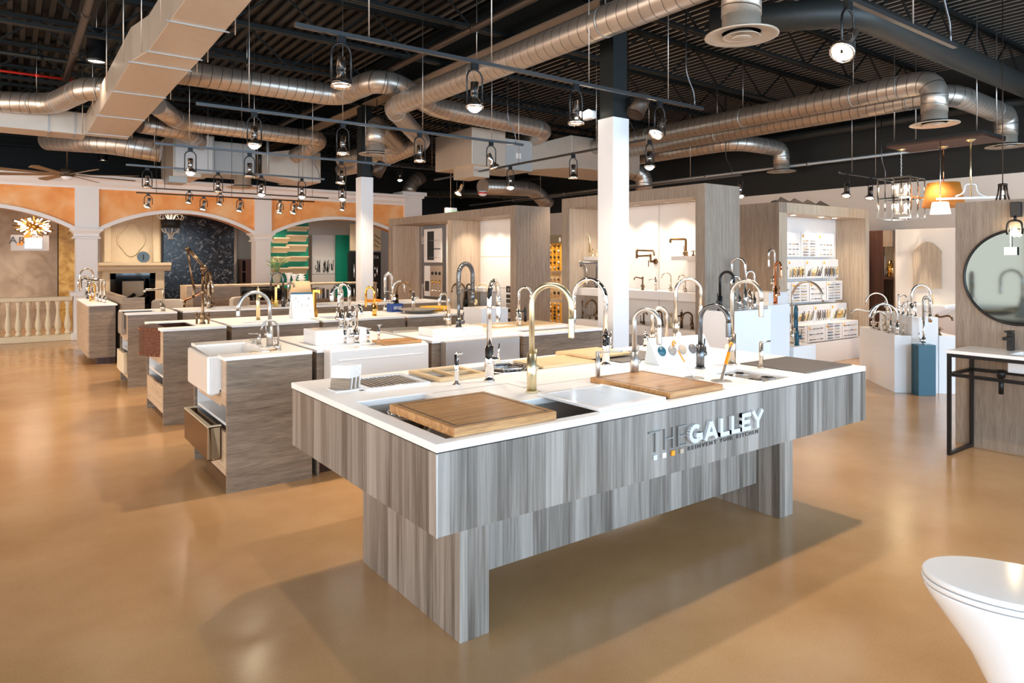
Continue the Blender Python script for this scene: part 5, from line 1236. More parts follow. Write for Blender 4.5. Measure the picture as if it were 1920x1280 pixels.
# racks in the left display box
def wallboard(x, ya, yb, z0, z1, m, lab):
    t = thing('sample_board', lab, 'sample board', (x, (ya+yb)/2, z0)); part('board', MB().box(x, x+.02, ya, yb, z0, z1), M[m], t, bevel=.002); return t
def yz(u, v, X): p = P(u, v, X=X); return p.y, p.z
xb = X1+.57
ya, z1 = yz(795, 430, xb); yb, z0 = yz(828, 492, xb)
t = wallboard(xb, yb, ya, z0, z1, 'white', 'pale board of chrome towel bars in the left display box, upper')
for k, f in enumerate((.15, .4, .65)): part('towel_bar', MB().tube([V(xb, yb+.05, z0+(z1-z0)*f), V(xb-.05, yb+.05, z0+(z1-z0)*f), V(xb-.05, yb+.05+(ya-yb)*.5, z0+(z1-z0)*f), V(xb, yb+.05+(ya-yb)*.5, z0+(z1-z0)*f)], .008, 6), M[['chrome', 'blackmetal', 'chrome'][k]], t)
part('mirror_sample', MB().box(xb-.01, xb, ya-.4, ya-.15, z0+.05, z1-.05), M['mirror'], t)
ya, z1 = yz(795, 498, xb); yb, z0 = yz(828, 557, xb)
t = wallboard(xb, yb, ya, z0, z1, 'greyboard', 'taupe board of small shower fittings in the left display box, lower')
for k in range(9):
    p = V(xb, yb+(ya-yb)*(.1+.1*(k % 3)*2), z0+(z1-z0)*(.2+.28*(k//3))); part('fitting', MB().lathe([(0, .03), (.018, .028), (.022, .01), (.035, .006), (.035, 0)], p, 12, Matrix.Rotation(-PI/2, 4, 'Y')), M[['chrome', 'gold', 'blackmetal'][k//3]], t)
part('photo_strip', MB().box(xb-.004, xb, ya-.25, ya-.02, z0, z1), M['paper'], t); part('photo_figures', MB().box(xb-.006, xb-.004, ya-.22, ya-.05, z0+.1, z0+.3), M['graphite'], t)
# finish plaques in the left display box
A = P(949, 536, X=X1+.25); B = P(973, 607, X=X1+.25)
t = thing('finish_tower', 'dark header plaque with brand lettering over two columns of finish tiles', 'display tower', (X1+.25, (A.y+B.y)/2, B.z))
part('header', MB().box(X1+.25, X1+.27, B.y, A.y, A.z-.1, A.z), M['letters_dark'], t)
text('ID infinity', .06, M['letters_light'], V(X1+.249, A.y-.04, A.z-.075), ROT_NEGX, t, name='letters')
part('spine', MB().box(X1+.255, X1+.27, B.y, A.y, 0, A.z-.1), M['white'], t)
for r in range(9):
    for k in range(2):
        y0_ = B.y+(A.y-B.y)*(k*.5+.04); zz = A.z-.19-.075*r
        part('finish_tile', MB().box(X1+.24, X1+.255, y0_, y0_+(A.y-B.y)*.42, zz, zz+.055), M[['steel', 'letters_dark', 'bronze', 'graphite', 'greyboard'][(r*2+k) % 5]], t)
z = P(890, 538, X=X1+.35).z
shelf(X1+.3, X1+.595, P(916, 0, X=X1+.4).y, P(842, 0, X=X1+.4).y-.15, z, .07, 'short white shelf under the orange hose faucet in the left display box'); S_O = z
t = thing('low_counter', 'dark edged low counter at the foot of the left display box', 'counter', (X1+.3, 9.3, 0))
part('case', MB().box(X1+.06, X1+.5, 9.0, 10.1, 0, .7), M['white'], t); part('top', MB().box(X1+.05, X1+.51, 8.98, 10.11, .7, .73), M['blackmetal'], t)
# mountain-like cut cardboard on top of portal 3
t = thing('cardboard_stack', 'brown cut cardboard shapes lying on top of the hardware display box', 'cardboard', (9.8, 6.0, 2.4))
for k in range(3):
    x0 = 9.0+.12*k; pts = [(x0, 2.401)] + [(x0+.12*i, 2.44+.028*((i*(k+2)) % 3)) for i in range(1, 13)] + [(x0+1.56, 2.401)]
    part('sheet', MB().prism(pts, 'Y', Y3f+.15+.15*k, Y3f+.16+.15*k), M['browndark'], t)
# ================================================================ FAUCET PEDESTALS
# white stepped tower between island and hardware box
def tower(u0, vb0, w, top, lab, X=None, Y=None, zt=None, dpt=.5): pass
def blk(x0, x1, y0, y1, zt, lab, m='whitegloss', z0=0):
    return plinth(x0, x1, y0, y1, z0, zt, lab, m)
yF = 4.72
def xz(u, v, Y): p = P(u, v, Y=Y); return p.x, p.z
xa, za_ = xz(1391, 590, yF); xb_, zb_ = xz(1433, 572, yF); xc, zc_ = xz(1474, 545, yF); xd, ze_ = xz(1516, 660, yF)
xa = max(xa, X2+.7)
blk(xa, xb_, yF, yF+.4, zb_-.09, 'white stepped plinth left of the copper faucet')
blk(xb_+.001, xc, yF-.05, yF+.4, zb_, 'tallest white plinth carrying the chrome and copper faucets')
blk(xc+.001, xd, yF-.1, yF+.35, P(1495, 650, Y=yF-.1).z, 'low white plinth carrying the teal faucet')
blk(P(1440, 0, Y=5.14).x, P(1476, 0, Y=5.14).x, yF+.41, yF+.75, P(1450, 548, Y=yF+.41).z, 'rear white plinth behind the copper faucet')
xe, _ = xz(1333, 600, 5.35)
# small glass-fronted plinth right of the middle portal
PQ = blk(5.88, 6.62, 4.28, 4.66, P(1360, 580, Y=4.5).z, 'grey-white plinth beside the middle display box')
# rotated white cross-shaped plinths by the mirror
def rb(cu, cv, w, l, h, lab, m='whitegloss', rz=-PI/4, z0=0):
    t = thing('display_plinth', lab, 'plinth', (cu, cv, z0), rz)
    part('block', MB().box(-w/2, w/2, -l/2, l/2, 0, h), M[m], t, local=True, bevel=.004); return t
# corners: left (9.24,4.65) near (8.42,3.82) -> edge direction (-1,-1)
rz = PI/4
def loc_rb(px, py, ax, ay):  # corner + offsets along u=(1,1)/sqrt2 and v=(1,-1)/sqrt2
    s = math.sqrt(.5); return (px + (ax+ay)*s, py + (ax-ay)*s)
c = loc_rb(8.425, 3.82, .585, .095)
rb(c[0], c[1], 1.17, .188, .675, 'long low white plinth crowded with lever faucets near the mirror', rz=rz)
c = loc_rb(8.425, 3.82, .5, .335)
rb(c[0], c[1], 1.0, .288, .897, 'taller white plinth at the middle of the faucet group near the mirror', rz=rz)
c = loc_rb(8.425, 3.82, .25, .59)
rb(c[0], c[1], .5, .21, .68, 'right white plinth of the faucet group, carrying the bronze spout', rz=rz)
c = loc_rb(8.45, 3.56, .0, .02)
t = thing('display_plinth', 'dark teal plinth with one tall chrome faucet', 'plinth', (8.44+.12, 3.60, 0), 0)
s0 = P(1709, 737, z=0); s1 = P(1722, 742, z=0); s2 = P(1755, 742, z=0)
q = [(s0.x, s0.y), (s1.x, s1.y), (s2.x, s2.y), (s2.x+s0.x-s1.x+.02, s2.y+s0.y-s1.y+.03)]
part('block', MB().prism(q, 'Z', 0, .585), M['teal'], t, bevel=.003)
TEAL = ((q[0][0]+q[2][0])/2, (q[0][1]+q[2][1])/2)
# ================================================================ PARTITION WITH ARCHED PANEL
struct('wall_partition', MB().box(11.5, 11.6, 1.0, 5.2, 0, 2.06), M['wallwhite'])
a = P(1712, 540, X=11.46); b = P(1765, 455, X=11.46)
pts = [(a.y, a.z), (b.y, a.z), (b.y, b.z-.13)]
for k in range(1, 10):
    f = k/10; y = b.y + (a.y-b.y)*f; pts.append((y, b.z-.13 + .15*math.sin(PI*f)))
pts.append((a.y, b.z-.13))
solo('arched_panel', MB().prism(pts, 'X', 11.46, 11.5), M['portal_light'], 'arched wooden cabinet door mounted on the white partition wall', 'panel')
# wall basin and tub in front of the partition
t = thing('wall_basin', 'white wall-hung basin on the partition behind the faucet plinths', 'sink', (11.3, 4.2, .85))
yA = P(1700, 575, X=11.3).y; yB = P(1787, 575, X=11.3).y; zz = P(1740, 575, X=11.3).z
part('bowl', MB().prism([(yA, zz+.05), (yB, zz+.05), (yB, zz), (yB+(yA-yB)*.25, zz-.12), (yB+(yA-yB)*.6, zz-.16), (yA-(yA-yB)*.1, zz-.02), (yA, zz)], 'X', 11.05, 11.5), M['whitegloss'], t, bevel=.02)
part('faucet', MB().tube(fillet([V(11.42, (yA+yB)/2, zz+.05), V(11.42, (yA+yB)/2, zz+.18), V(11.3, (yA+yB)/2, zz+.17)], .04, 4), .012, 8), M['brass'], t)
t = thing('bathtub', 'white freestanding bathtub edge behind the right white plinth', 'bathtub', (10.2, 3.0, 0))
part('shell', MB().box(9.6, 11.0, 2.9, 3.55, .0, .56), M['whitegloss'], t, bevel=.06); part('rim', MB().slab(9.57, 11.03, 2.87, 3.58, .56, .58, [(9.65, 10.95, 2.95, 3.5)]), M['whitegloss'], t, bevel=.005)
# dark shelving niche between portal 3 and partition
yN0 = P(1622, 430, X=12.9).y; yN1 = P(1680, 430, X=12.9).y; zN = P(1650, 432, X=12.9).z
t = thing('display_bookcase', 'dark espresso bookcase with bottles between the hardware box and the partition', 'bookcase', (13.1, (yN0+yN1)/2, 0))
part('side', MB().box(12.6, 13.42, yN0-.02, yN0+.03, 0, zN), M['darkwood'], t); part('side', MB().box(12.9, 13.42, yN1, yN1+.04, 0, zN), M['portal_wood'], t)
part('back', MB().box(13.4, 13.42, yN1, yN0, 0, zN), M['portal_wood'], t)
part('tall_door', MB().box(12.88, 12.9, yN0-.35, yN0-.02, 0, zN), M['darkwood'], t); part('lintel', MB().box(12.85, 13.4, yN1+.04, yN0-.35, zN-.3, zN), M['portal_wood'], t)
zS = P(1660, 518, X=12.95).z
part('shelf', MB().box(12.85, 13.4, yN1+.04, yN0-.35, zS-.05, zS), M['darkwood'], t)
for k, (u, v, m, r) in enumerate([(1649, 506, 'white', .03), (1655, 472, 'whitegloss', .055), (1662, 502, 'steel', .03), (1668, 488, 'gold', .05), (1673, 500, 'brass', .03)]):
    p = P(u, v, X=12.95); h = p.z - zS
    solo('bottle', MB().lathe([(r, 0), (r, h*.8), (r*.5, h*.85), (r*.5, h), (0, h)], (12.97, p.y, zS+.001), 14), M[m], ['small white bottle', 'tall white box-like bottle', 'small steel jar', 'gold bottle', 'small brass bottle'][k] + ' on the espresso bookcase shelf', 'bottle')
# ================================================================ VANITY AND MIRROR
XV = 6.53
t = thing('mirror_wall_panel', 'freestanding grey oak panel carrying the round mirror at the right edge', 'display panel', (XV, 1.3, 0))
part('board', MB().box(XV, XV+.06, .2, 2.46, .0, 2.055), M['portal_wood'], t)
yc_ = P(1808, 515, X=XV).y-.385; zc_m = P(1905, 430, X=XV).z-.385
t = thing('round_mirror', 'large round mirror with a thin black frame on the oak panel', 'mirror', (XV, yc_, zc_m))
rm = Matrix.Rotation(-PI/2, 4, 'Y')
part('glass', MB().lathe([(0, .012), (.375, .012), (.375, .0)], (XV-.0, yc_, zc_m), 64, rm, smooth=False), M['mirror'], t)
part('frame', MB().tube([(XV-.012, yc_+.38*math.cos(a), zc_m+.38*math.sin(a)) for a in [2*PI*k/72 for k in range(72)]], .011, 8, closed=True), M['blackmetal'], t)
p = P(1905, 395, X=XV-.03)
t = thing('wall_sconce', 'black forked wall sconce above the round mirror', 'sconce', p)
part('backplate', MB().box(XV-.05, XV, p.y-.035, p.y+.035, p.z-.05, p.z+.07), M['blackmetal'], t, bevel=.004)
part('fork', MB().tube(fillet([V(XV-.06, p.y-.05, p.z-.19), V(XV-.06, p.y-.05, p.z-.08), V(XV-.06, p.y+.05, p.z-.08), V(XV-.06, p.y+.05, p.z-.19)], .045, 6), .009, 8).cyl((XV-.05, p.y, p.z-.085), (XV-.05, p.y, p.z-.04), .01), M['blackmetal'], t)
part('bulb', MB().lathe([(0, -.05), (.018, -.04), (.024, -.015), (.012, .02), (0, .03)], (XV-.06, p.y-.0, p.z-.16), 14), M['bulb'], t)
p = P(1894, 470, X=XV-.04)
solo('price_tag', MB().box(XV-.034, XV-.031, p.y-.045, p.y+.045, p.z-.035, p.z+.03).box(XV-.034, XV-.031, p.y-.002, p.y+.002, p.z+.03, p.z+.2), M['paper'], 'small white tag hanging over the round mirror glass', 'tag')
# washstand
xa, xb_, ya, yb = 6.06, XV-.002, .6, 2.345; zt = .815
t = thing('washstand', 'black square-tube washstand frame with a white basin top at the right edge', 'washstand', (6.3, 1.5, 0))
w = .026
def bar3(x0, x1, y0, y1, z0, z1, n='frame_tube'): part(n, MB().box(x0, x1, y0, y1, z0, z1), M['blackmetal'], t)
bar3(xa, xa+w, yb-w, yb, 0, zt, 'leg'); bar3(xb_-w, xb_, yb-w, yb, 0, zt, 'leg'); bar3(xa, xa+w, ya, ya+w, 0, zt, 'leg'); bar3(xb_-w, xb_, ya, ya+w, 0, zt, 'leg')
for z in (0, .635, zt-w): bar3(xa+w, xb_-w, yb-w, yb, z, z+w)
for z in (.635, zt-w): bar3(xa, xa+w, ya+w, yb-w, z, z+w); bar3(xb_-w, xb_, ya+w, yb-w, z, z+w)
bx0, bx1, by0, by1 = xa+.11, xb_-.12, 1.15, 1.95
part('basin_top', MB().slab(xa-.005, xb_, ya-.005, yb+.005, zt+.001, zt+.028, [(bx0, bx1, by0, by1)]), M['whitegloss'], t, bevel=.004)
part('basin', MB().slab(bx0-.012, bx1+.012, by0-.012, by1+.012, zt-.1, zt+.001, [(bx0, bx1, by0, by1)]).box(bx0-.012, bx1+.012, by0-.012, by1+.012, zt-.112, zt-.1), M['whitegloss'], t, bevel=.03)
yd_ = P(1877, 700, X=6.25).y
part('drain_tail', MB().cyl((6.25, yd_, zt-.112), (6.25, yd_, zt-.17), .03).cyl((6.25, yd_, zt-.17), (6.25, yd_, zt-.3), .018), M['blackmetal'], t)
py = P(1895, 653, z=zt+.028).y
t = thing('basin_faucet', 'square matte black basin faucet on the washstand', 'faucet', (6.44, py, zt+.029))
fy_ = P(1895, 640, X=6.44).y
part('body', MB().box(6.42, 6.465, fy_-.022, fy_+.022, zt+.029, zt+.17), M['blackmetal'], t, bevel=.003); part('spout', MB().box(6.32, 6.42, fy_-.02, fy_+.02, zt+.115, zt+.14), M['blackmetal'], t, bevel=.003); part('lever', MB().box(6.36, 6.465, fy_-.02, fy_+.02, zt+.175, zt+.187), M['blackmetal'], t, bevel=.002)
# ================================================================ TOILET
def toilet():
    # bowl axis: nose towards the camera-left, tank away
    nose = V(2.70, 1.13, 0); ax = V(.42, -.91, 0).normalized(); rz = math.atan2(ax.y, ax.x)
    t = thing('toilet', 'white skirted toilet with closed lid cut by the lower right corner', 'toilet', nose, rz)
    def outline(s, w, L, z, n=28, x0=0):
        pts = []
        for k in range(n):
            a = -PI/2 + PI*k/(n-1); pts.append((x0 + w*1.15 - w*1.15*math.cos(a)**.85 if math.cos(a) > 0 else x0+w*1.15, w*math.sin(a), z))
        pts = [(x0, 0, z)]; pts = []
        for k in range(n+1):
            a = PI/2 + PI*k/n; pts.append((x0 + w*1.35 + w*1.35*math.cos(a), w*math.sin(a), z))
        pts += [(L, -w*.98, z), (L, w*.98, z)]; return pts
    def loft(secs):
        mb = MB(); n = len(secs[0]); vs = [p for s in secs for p in s]; fs = []
        for i in range(len(secs)-1):
            for k in range(n): fs.append((i*n+k, i*n+(k+1) % n, (i+1)*n+(k+1) % n, (i+1)*n+k))
        mb.add(vs, fs, True); b = 0; mb.f.append(tuple(range(n))); mb.f.append(tuple((len(secs)-1)*n+k for k in range(n))); return mb
    part('bowl', loft([outline(0, .11, .6, 0, x0=.22), outline(0, .115, .6, .05, x0=.21), outline(0, .13, .6, .18, x0=.145), outline(0, .16, .6, .28, x0=.075), outline(0, .18, .6, .35, x0=.025), outline(0, .188, .6, .385, x0=.006), outline(0, .188, .6, .395, x0=.006)]), M['whitegloss'], t, local=True)
    part('seat', loft([outline(0, .187, .5, .398, x0=.004), outline(0, .19, .5, .402, x0=.0), outline(0, .19, .5, .414, x0=.0), outline(0, .188, .5, .417, x0=.002)]), M['whitegloss'], t, local=True)
    part('lid', loft([outline(0, .186, .5, .4195, x0=.005), outline(0, .189, .5, .423, x0=.002), outline(0, .189, .5, .434, x0=.002), outline(0, .183, .5, .44, x0=.008)]), M['whitegloss'], t, local=True)
    part('tank', MB().box(.52, .7, -.19, .19, .3, .82), M['whitegloss'], t, local=True, bevel=.02)
toilet()
# ================================================================ FAUCETS
def aim(b, reach, ut, near=True):
    best = None
    for k in range(360):
        a = 2*PI*k/360; q = b + V(math.cos(a)*reach, math.sin(a)*reach, 0); e = abs(upx(q)-ut)
        dd = depth(q) - depth(b)
        if (dd < 0) != near: e += 4
        if best is None or e < best[0]: best = (e, a)
    return best[1]
def faucet(kind, b, vtop, ut, vt, m, lab, reach=None, near=True, hand='side', rt=None, cat='faucet', group=None, hm=None):
    b = Vector(b); d = depth(b); h = (P(960, vtop, d=d).z) - b.z
    dx = abs(ut-upx(b))*d/F
    R_ = reach or max(dx*1.06, .12 if h > .25 else .09)
    R_ = max(R_, dx*1.01)
    a = aim(b, R_, ut, near); 
    t = thing('kitchen_faucet' if h > .17 else 'tap', lab, cat, b, a, group); mt = M[m]; hm_ = M[hm or m]
    tipd = depth(b + V(math.cos(a)*R_, math.sin(a)*R_, 0)); zt = P(960, vt, d=tipd).z - b.z
    zt = max(.03, min(zt, h-.03))
    rt = rt or (.0138 if h > .25 else .0095); br = rt*1.75
    L = dict(parent=t, local=True)
    part('base_flange', MB().lathe([(0, 0.0005), (br*1.25, 0.0005), (br*1.25, .006), (br, .008)], n=18), mt, **L)
    def handle(z, side=-1, up=True, l=.09):
        part('handle', MB().cyl((0, side*br*.6, z), (0, side*(br+.03), z), br*.75, n=14).cyl((0, side*(br+.022), z), (.0, side*(br+.03), z+l) if up else (.0, side*(br+l), z+.01), .005, n=8), hm_, **L)
    if kind in ('pull', 'goose'):
        hb = min(.19, h*.36); part('body', MB().cyl((0, 0, .006), (0, 0, hb), br, n=18), mt, **L)
        r = R_/2; top = h-r-rt
        if top < hb: r2 = h-rt-hb
        arc = [V(0, 0, hb)]; zr_ = min(r, h-hb-.02)
        for k in range(17):
            q = PI*k/16; arc.append(V(r-r*math.cos(q), 0, (h-rt-zr_)+zr_*math.sin(q)))
        headz = zt; hz_ = max(zt+.1, zt+(h-zt)*.35) if kind == 'pull' else zt
        end = arc[-1].z
        if kind == 'pull' and end > zt+.03:
            hz_ = min(hz_, end); arc.append(V(2*r, 0, hz_)); part('spout', MB().tube(arc, rt, 14), mt, **L); part('spray_head', MB().tube([V(2*r, 0, hz_), V(2*r, 0, hz_-.01), V(2*r, 0, zt+.005), V(2*r, 0, zt)], [rt*1.02, rt*1.07, rt*1.1, rt*1.06], 14), mt, **L)
        else:
            if end > zt+.004: arc.append(V(2*r, 0, zt))
            part('spout', MB().tube(arc, rt, 14), mt, **L)
        if hand == 'side': handle(hb*.6)
        if hand == 'far': handle(hb*.6, 1)
        if hand == 'flat': handle(hb*.6, -1, False)
    elif kind == 'slim':
        hb = h*.2; part('body', MB().cyl((0, 0, .006), (0, 0, hb), br*1.15, n=16), mt, **L); r = R_/2
        arc = [V(0, 0, hb)] + [V(r-r*math.cos(PI*k/16), 0, h-rt-r+r*math.sin(PI*k/16)) for k in range(15)] + [V(2*r+.004, 0, max(zt, h-rt-r-.05))]
        part('spout', MB().tube(arc, rt*.7, 12), mt, **L); handle(hb*.6, -1, True, .05)
    elif kind == 'ell':
        part('body', MB().cyl((0, 0, .006), (0, 0, h*.25), br, n=16), mt, **L)
        part('spout', MB().tube(fillet([V(0,0,h*.25), V(0,0,h-rt), V(R_,0,h-rt), V(R_,0,max(zt, h-.07))], .02, 5), rt, 12), mt, **L); handle(h*.15)
    elif kind == 'square':
        part('body', MB().box(-br, br, -br, br, .006, h*.3), mt, bevel=.002, **L)
        part('spout', MB().box(-rt, rt, -rt, rt, h*.3, h).box(rt, R_, -rt, rt, h-rt*2, h).box(R_-2*rt, R_, -rt, rt, h-.04, h-rt*2), mt, **L); handle(h*.2)
    elif kind == 'spring':
        part('riser', MB().cyl((0, 0, .006), (0, 0, h*.55), rt*.95, n=14), mt, **L); part('body', MB().cyl((0, 0, .006), (0, 0, h*.14), br, n=16), mt, **L)
        r = R_/2; arc = [V(0,0,h*.5)] + [V(r-r*math.cos(PI*k/16), 0, h-rt*1.5-r+r*math.sin(PI*k/16)) for k in range(17)] + [V(2*r, 0, zt+.16*h)]
        cum = MB().tube(arc, rt*1.35, 12); part('spring_hose', cum, hm_, **L)
        Ls = 0; rib = MB(); seg = []
        for i in range(len(arc)-1):
            n_ = max(1, int((arc[i+1]-arc[i]).length/.012))
            for j in range(n_): seg.append((arc[i].lerp(arc[i+1], j/n_), (arc[i+1]-arc[i]).normalized()))
        for p_, d_ in seg: rib.cyl(p_-d_*.003, p_+d_*.003, rt*1.55, n=10)
        part('spring_coil', rib, hm_, kind='stuff', **L)
        part('spray_head', MB().tube([V(2*r,0,zt+.17*h), V(2*r,0,zt+.1*h), V(2*r,0,zt)], [rt*1.3, rt*1.5, rt*1.7], 14), mt, **L)
        part('support_arm', MB().cyl((0,0,zt+.2*h), (2*r,0,zt+.2*h), rt*.5, n=8), mt, **L); handle(h*.08)
    elif kind == 'bridge':
        w = .1*min(1.3, h/.35); part('bridge_bar', MB().cyl((0,-w,h*.2), (0,w,h*.2), rt*.8, n=12), mt, **L)
        for s in (-1, 1):
            part('post', MB().lathe([(br*1.3, .0005), (br*1.3, .006), (rt, .015), (rt, h*.14), (br, h*.17), (br, h*.24), (0, h*.26)], (0, s*w, 0), 14), mt, **L); part('lever', MB().cyl((0, s*w, h*.27), (.0, s*(w+.05), h*.3), rt*.5, n=8), mt, **L)
        r = R_/2; arc = [V(0,0,h*.2)] + [V(r-r*math.cos(PI*k/16), 0, h-rt-r+r*math.sin(PI*k/16)) for k in range(17)] + [V(2*r+.003, 0, max(zt, h-rt-r-.06))]
        part('spout', MB().tube(arc, rt, 14), mt, **L)
    elif kind == 'trad':
        part('column', MB().lathe([(br*1.3,.0005),(br*1.3,.006),(br*.7,.02),(br*.7,h*.3),(br,h*.36),(br*.6,h*.42),(br*.6,h*.85),(br,h*.9),(br*.6,h*.96),(0,h)], n=14), mt, **L)
        sp = [V(0,0,h*.86), V(R_*.3,0,h*.86), V(R_*.55,0,h*.93), V(R_*.8,0,h*.95), V(R_*.97,0,h*.86), V(R_,0,h*.74)]
        part('spout', MB().tube(fillet(sp, .03, 4), rt*.85, 12), mt, **L)
        for s in (-1, 1): part('lever', MB().cyl((0, 0, h*.2), (0, s*.05, h*.22), rt*.7, n=8).cyl((0, s*.045, h*.2), (0, s*.05, h*.36), rt*.5, n=8), mt, **L)
    elif kind == 'post':
        part('body', MB().cyl((0,0,.006), (0,0,h), br*.9, n=16), mt, **L); part('spout', MB().cyl((0,0,h*.8), (R_,0,h*.75), rt*.9, n=12), mt, **L); part('lever', MB().cyl((0,0,h), (0,0,h+.03), rt*.4, n=8), mt, **L)
    elif kind == 'dispenser':
        part('body', MB().cyl((0,0,.006), (0,0,h*.94), rt*1.3, n=16), mt, **L); part('nozzle', MB().cyl((0,0,h*.96), (R_,0,h*.99), .0045, n=8), mt, **L); part('cap', MB().cyl((0,0,h*.94), (0,0,h), rt*1.3, rt, n=16), mt, **L)
    elif kind == 'handle':
        part('stem', MB().lathe([(br*1.4,.0005),(br*1.4,.006),(rt*.8,.02),(rt*.8,h*.8),(br,h*.85),(0,h)], n=12), mt, **L)
        part('cross', MB().cyl((-.035,0,h*.86), (.035,0,h*.86), rt*.45, n=8).cyl((0,-.035,h*.86), (0,.035,h*.86), rt*.45, n=8), mt, **L)
    return t
C0 = CT+.0005
def fz(kind, u, v, z, *a, **k): return faucet(kind, P(u, v, z=z), *a, **k)
# --- near island
fz('pull', 997, 735, C0, 528, 1071, 634, 'brass', 'tall brushed brass gooseneck faucet at the island centre', hand='far')
fz('pull', 917.5, 714, C0, 523, 934, 605, 'chrome', 'tall chrome gooseneck faucet left of the brass one', reach=.22, near=False)
fz('pull', 1136, 684, C0, 520, 1076, 610, 'chrome', 'chrome gooseneck arching left behind the brass faucet', reach=.25, near=False)
fz('pull', 1189.5, 706, C0, 575, 1236, 646, 'steel', 'brushed steel gooseneck behind the middle cutting board', hand='far')
fz('pull', 1313, 690, C0, 567, 1366, 632, 'graphite', 'dark graphite gooseneck beside the sample stand', hand='far')
fz('pull', 1372.5, 683, C0, 521, 1427, 594, 'nickel', 'tallest brushed nickel gooseneck on the right half of the island')
fz('pull', 1267, 655, C0, 519, 1314, 600, 'nickel', 'brushed nickel gooseneck rising behind the sample stand', near=False)
fz('goose', 1223, 655, C0, 574, 1250, 640, 'nickel', 'shorter nickel gooseneck behind the steel one', near=False)
fz('dispenser', 856, 722, C0, 660, 866, 0, 'chrome', 'chrome soap dispenser left of the chrome gooseneck', reach=.05, cat='soap dispenser')
fz('dispenser', 1121, 714, C0, 658, 1168, 0, 'steel', 'steel soap dispenser with a long thin nozzle by the middle board', reach=.12, cat='soap dispenser', near=False)
fz('dispenser', 1427, 690, C0, 640, 1444, 0, 'nickel', 'nickel soap dispenser beside the slate board', reach=.08, cat='soap dispenser', near=False)
fz('post', 1210, 650, C0, 625, 1222, 0, 'chrome', 'short chrome valve post behind the sample stand', reach=.05)
# --- nearest cabinet row
fz('pull', 506, 650, C0, 543, 447, 593, 'steel', 'brushed steel gooseneck beside the white apron sink', near=True)
fz('slim', 521.8, 657, C0, 597, 491, 618, 'steel', 'small slim filter tap right of the steel gooseneck')
fz('dispenser', 486, 646, C0, 625, 466, 0, 'steel', 'steel soap pump left of the steel gooseneck', reach=.08, cat='soap dispenser', near=False)
fz('handle', 477, 643, C0, 636, 480, 0, 'steel', 'tiny steel push button beside the soap pump', cat='button')
CP = CT+.1105
def f5(kind, u, Y, z, *a, **k): p = P(u, 500, Y=Y); return faucet(kind, V(p.x, p.y, z), *a, **k)
f5('pull', 655, 5.14, CP, 529, 636, 575, 'chrome', 'big polished chrome gooseneck on the white plinth', near=False)
f5('pull', 641, 5.2, CP, 534, 622, 565, 'chrome', 'chrome pull-down faucet left on the white plinth', near=True)
fz('goose', 668, 644, C0, 569, 677, 590, 'chrome', 'slender chrome beverage faucet in front of the white plinth')
for u, v, vt, lab in ((647, 645, 616, 'short chrome cylinder at the left before the white plinth'), (690, 642, 615, 'short chrome cylinder at the right before the white plinth'), (710, 640, 608, 'chrome air switch with a small knob right of the plinth')):
    fz('dispenser', u, v, C0, vt, u+5, 0, 'chrome', lab, reach=.03, cat='valve')
fz('spring', 860, 613, CT+.0705, 490, 886, 567, 'graphite', 'tall black spring-neck faucet with a brass ring', reach=.2, near=False)
fz('goose', 841, 611, CT+.0705, 546, 824, 572, 'nickel', 'brushed nickel gooseneck left of the black spring faucet')
fz('pull', 973, 612, C0, 536, 996, 560, 'chrome', 'dark chrome curved faucet in front of the finish tower')
fz('post', 985, 604, C0, 577, 975, 0, 'blackmetal', 'small black lever tap in front of the finish tower', reach=.06)
# --- second row: articulated copper faucet
b = P(380, 607, z=C0)
t = thing('articulated_faucet', 'tall copper-toned jointed faucet with hanging spray beside the copper sink', 'faucet', b)
d = depth(b); zt = lambda u, v: P(u, v, d=d)
part('column', MB().lathe([(.03,0),(.03,.01),(.016,.03),(.03,.06),(.02,.1),(.014,.12),(.013,.3),(.024,.32),(.013,.34),(.013,.5)], b, 14), M['bronze'], t)
j = zt(382, 503); part('ball_joint', MB().ball(j, .035), M['bronze'], t); part('riser', MB().cyl(b+V(0,0,.5), j, .012), M['bronze'], t)
e = zt(351, 466); part('upper_arm', MB().cyl(j, e, .01).cyl(j+V(.015,0,.01), e+V(.015,0,.01), .006), M['bronze'], t); part('elbow', MB().ball(e, .02), M['bronze'], t)
f = zt(364, 545); part('forearm', MB().cyl(e, f, .009), M['bronze'], t); part('spray_head', MB().lathe([(.02,-.07),(.022,-.03),(.012,0),(.014,.05),(0,.06)], f, 12), M['bronze'], t)
s = zt(346, 563); part('side_arm', MB().cyl(b+V(0,0,.325), s, .012), M['copper'], t); part('side_spout', MB().cyl(s, s+V(0,0,-.07), .014), M['bronze'], t)
for sx in (-1, 1): part('lever', MB().cyl(b+V(0,0,.08), b+V(.06*sx*FY, -.06*sx*FX, .08), .012).cyl(b+V(.06*sx*FY, -.06*sx*FX, 0), b+V(.06*sx*FY, -.06*sx*FX, .12), .01), M['bronze'], t)
fz('post', 484, 600, C0, 541, 489, 0, 'brass', 'straight brushed gold column faucet on the second row', reach=.05, rt=.013)
fz('square', 590, 594, C0, 543, 602, 550, 'gold', 'square-necked gold faucet right of the brochure easel')
fz('goose', 702, 592, C0, 536, 686, 575, 'gold', 'gold gooseneck with a side bar on the second row', near=False)
fz('goose', 744, 568, CT+.106, 527, 769, 548, 'bronze', 'dark bronze gooseneck above the blue cube')
fz('spring', 722, 583, C0, 510, 735, 560, 'chrome', 'chrome spring-neck faucet left of the dark bronze gooseneck', near=False)
fz('post', 775, 586, C0, 549, 784, 0, 'chrome', 'thick chrome faucet with a tilted lever by the round vessel', reach=.08, rt=.014)
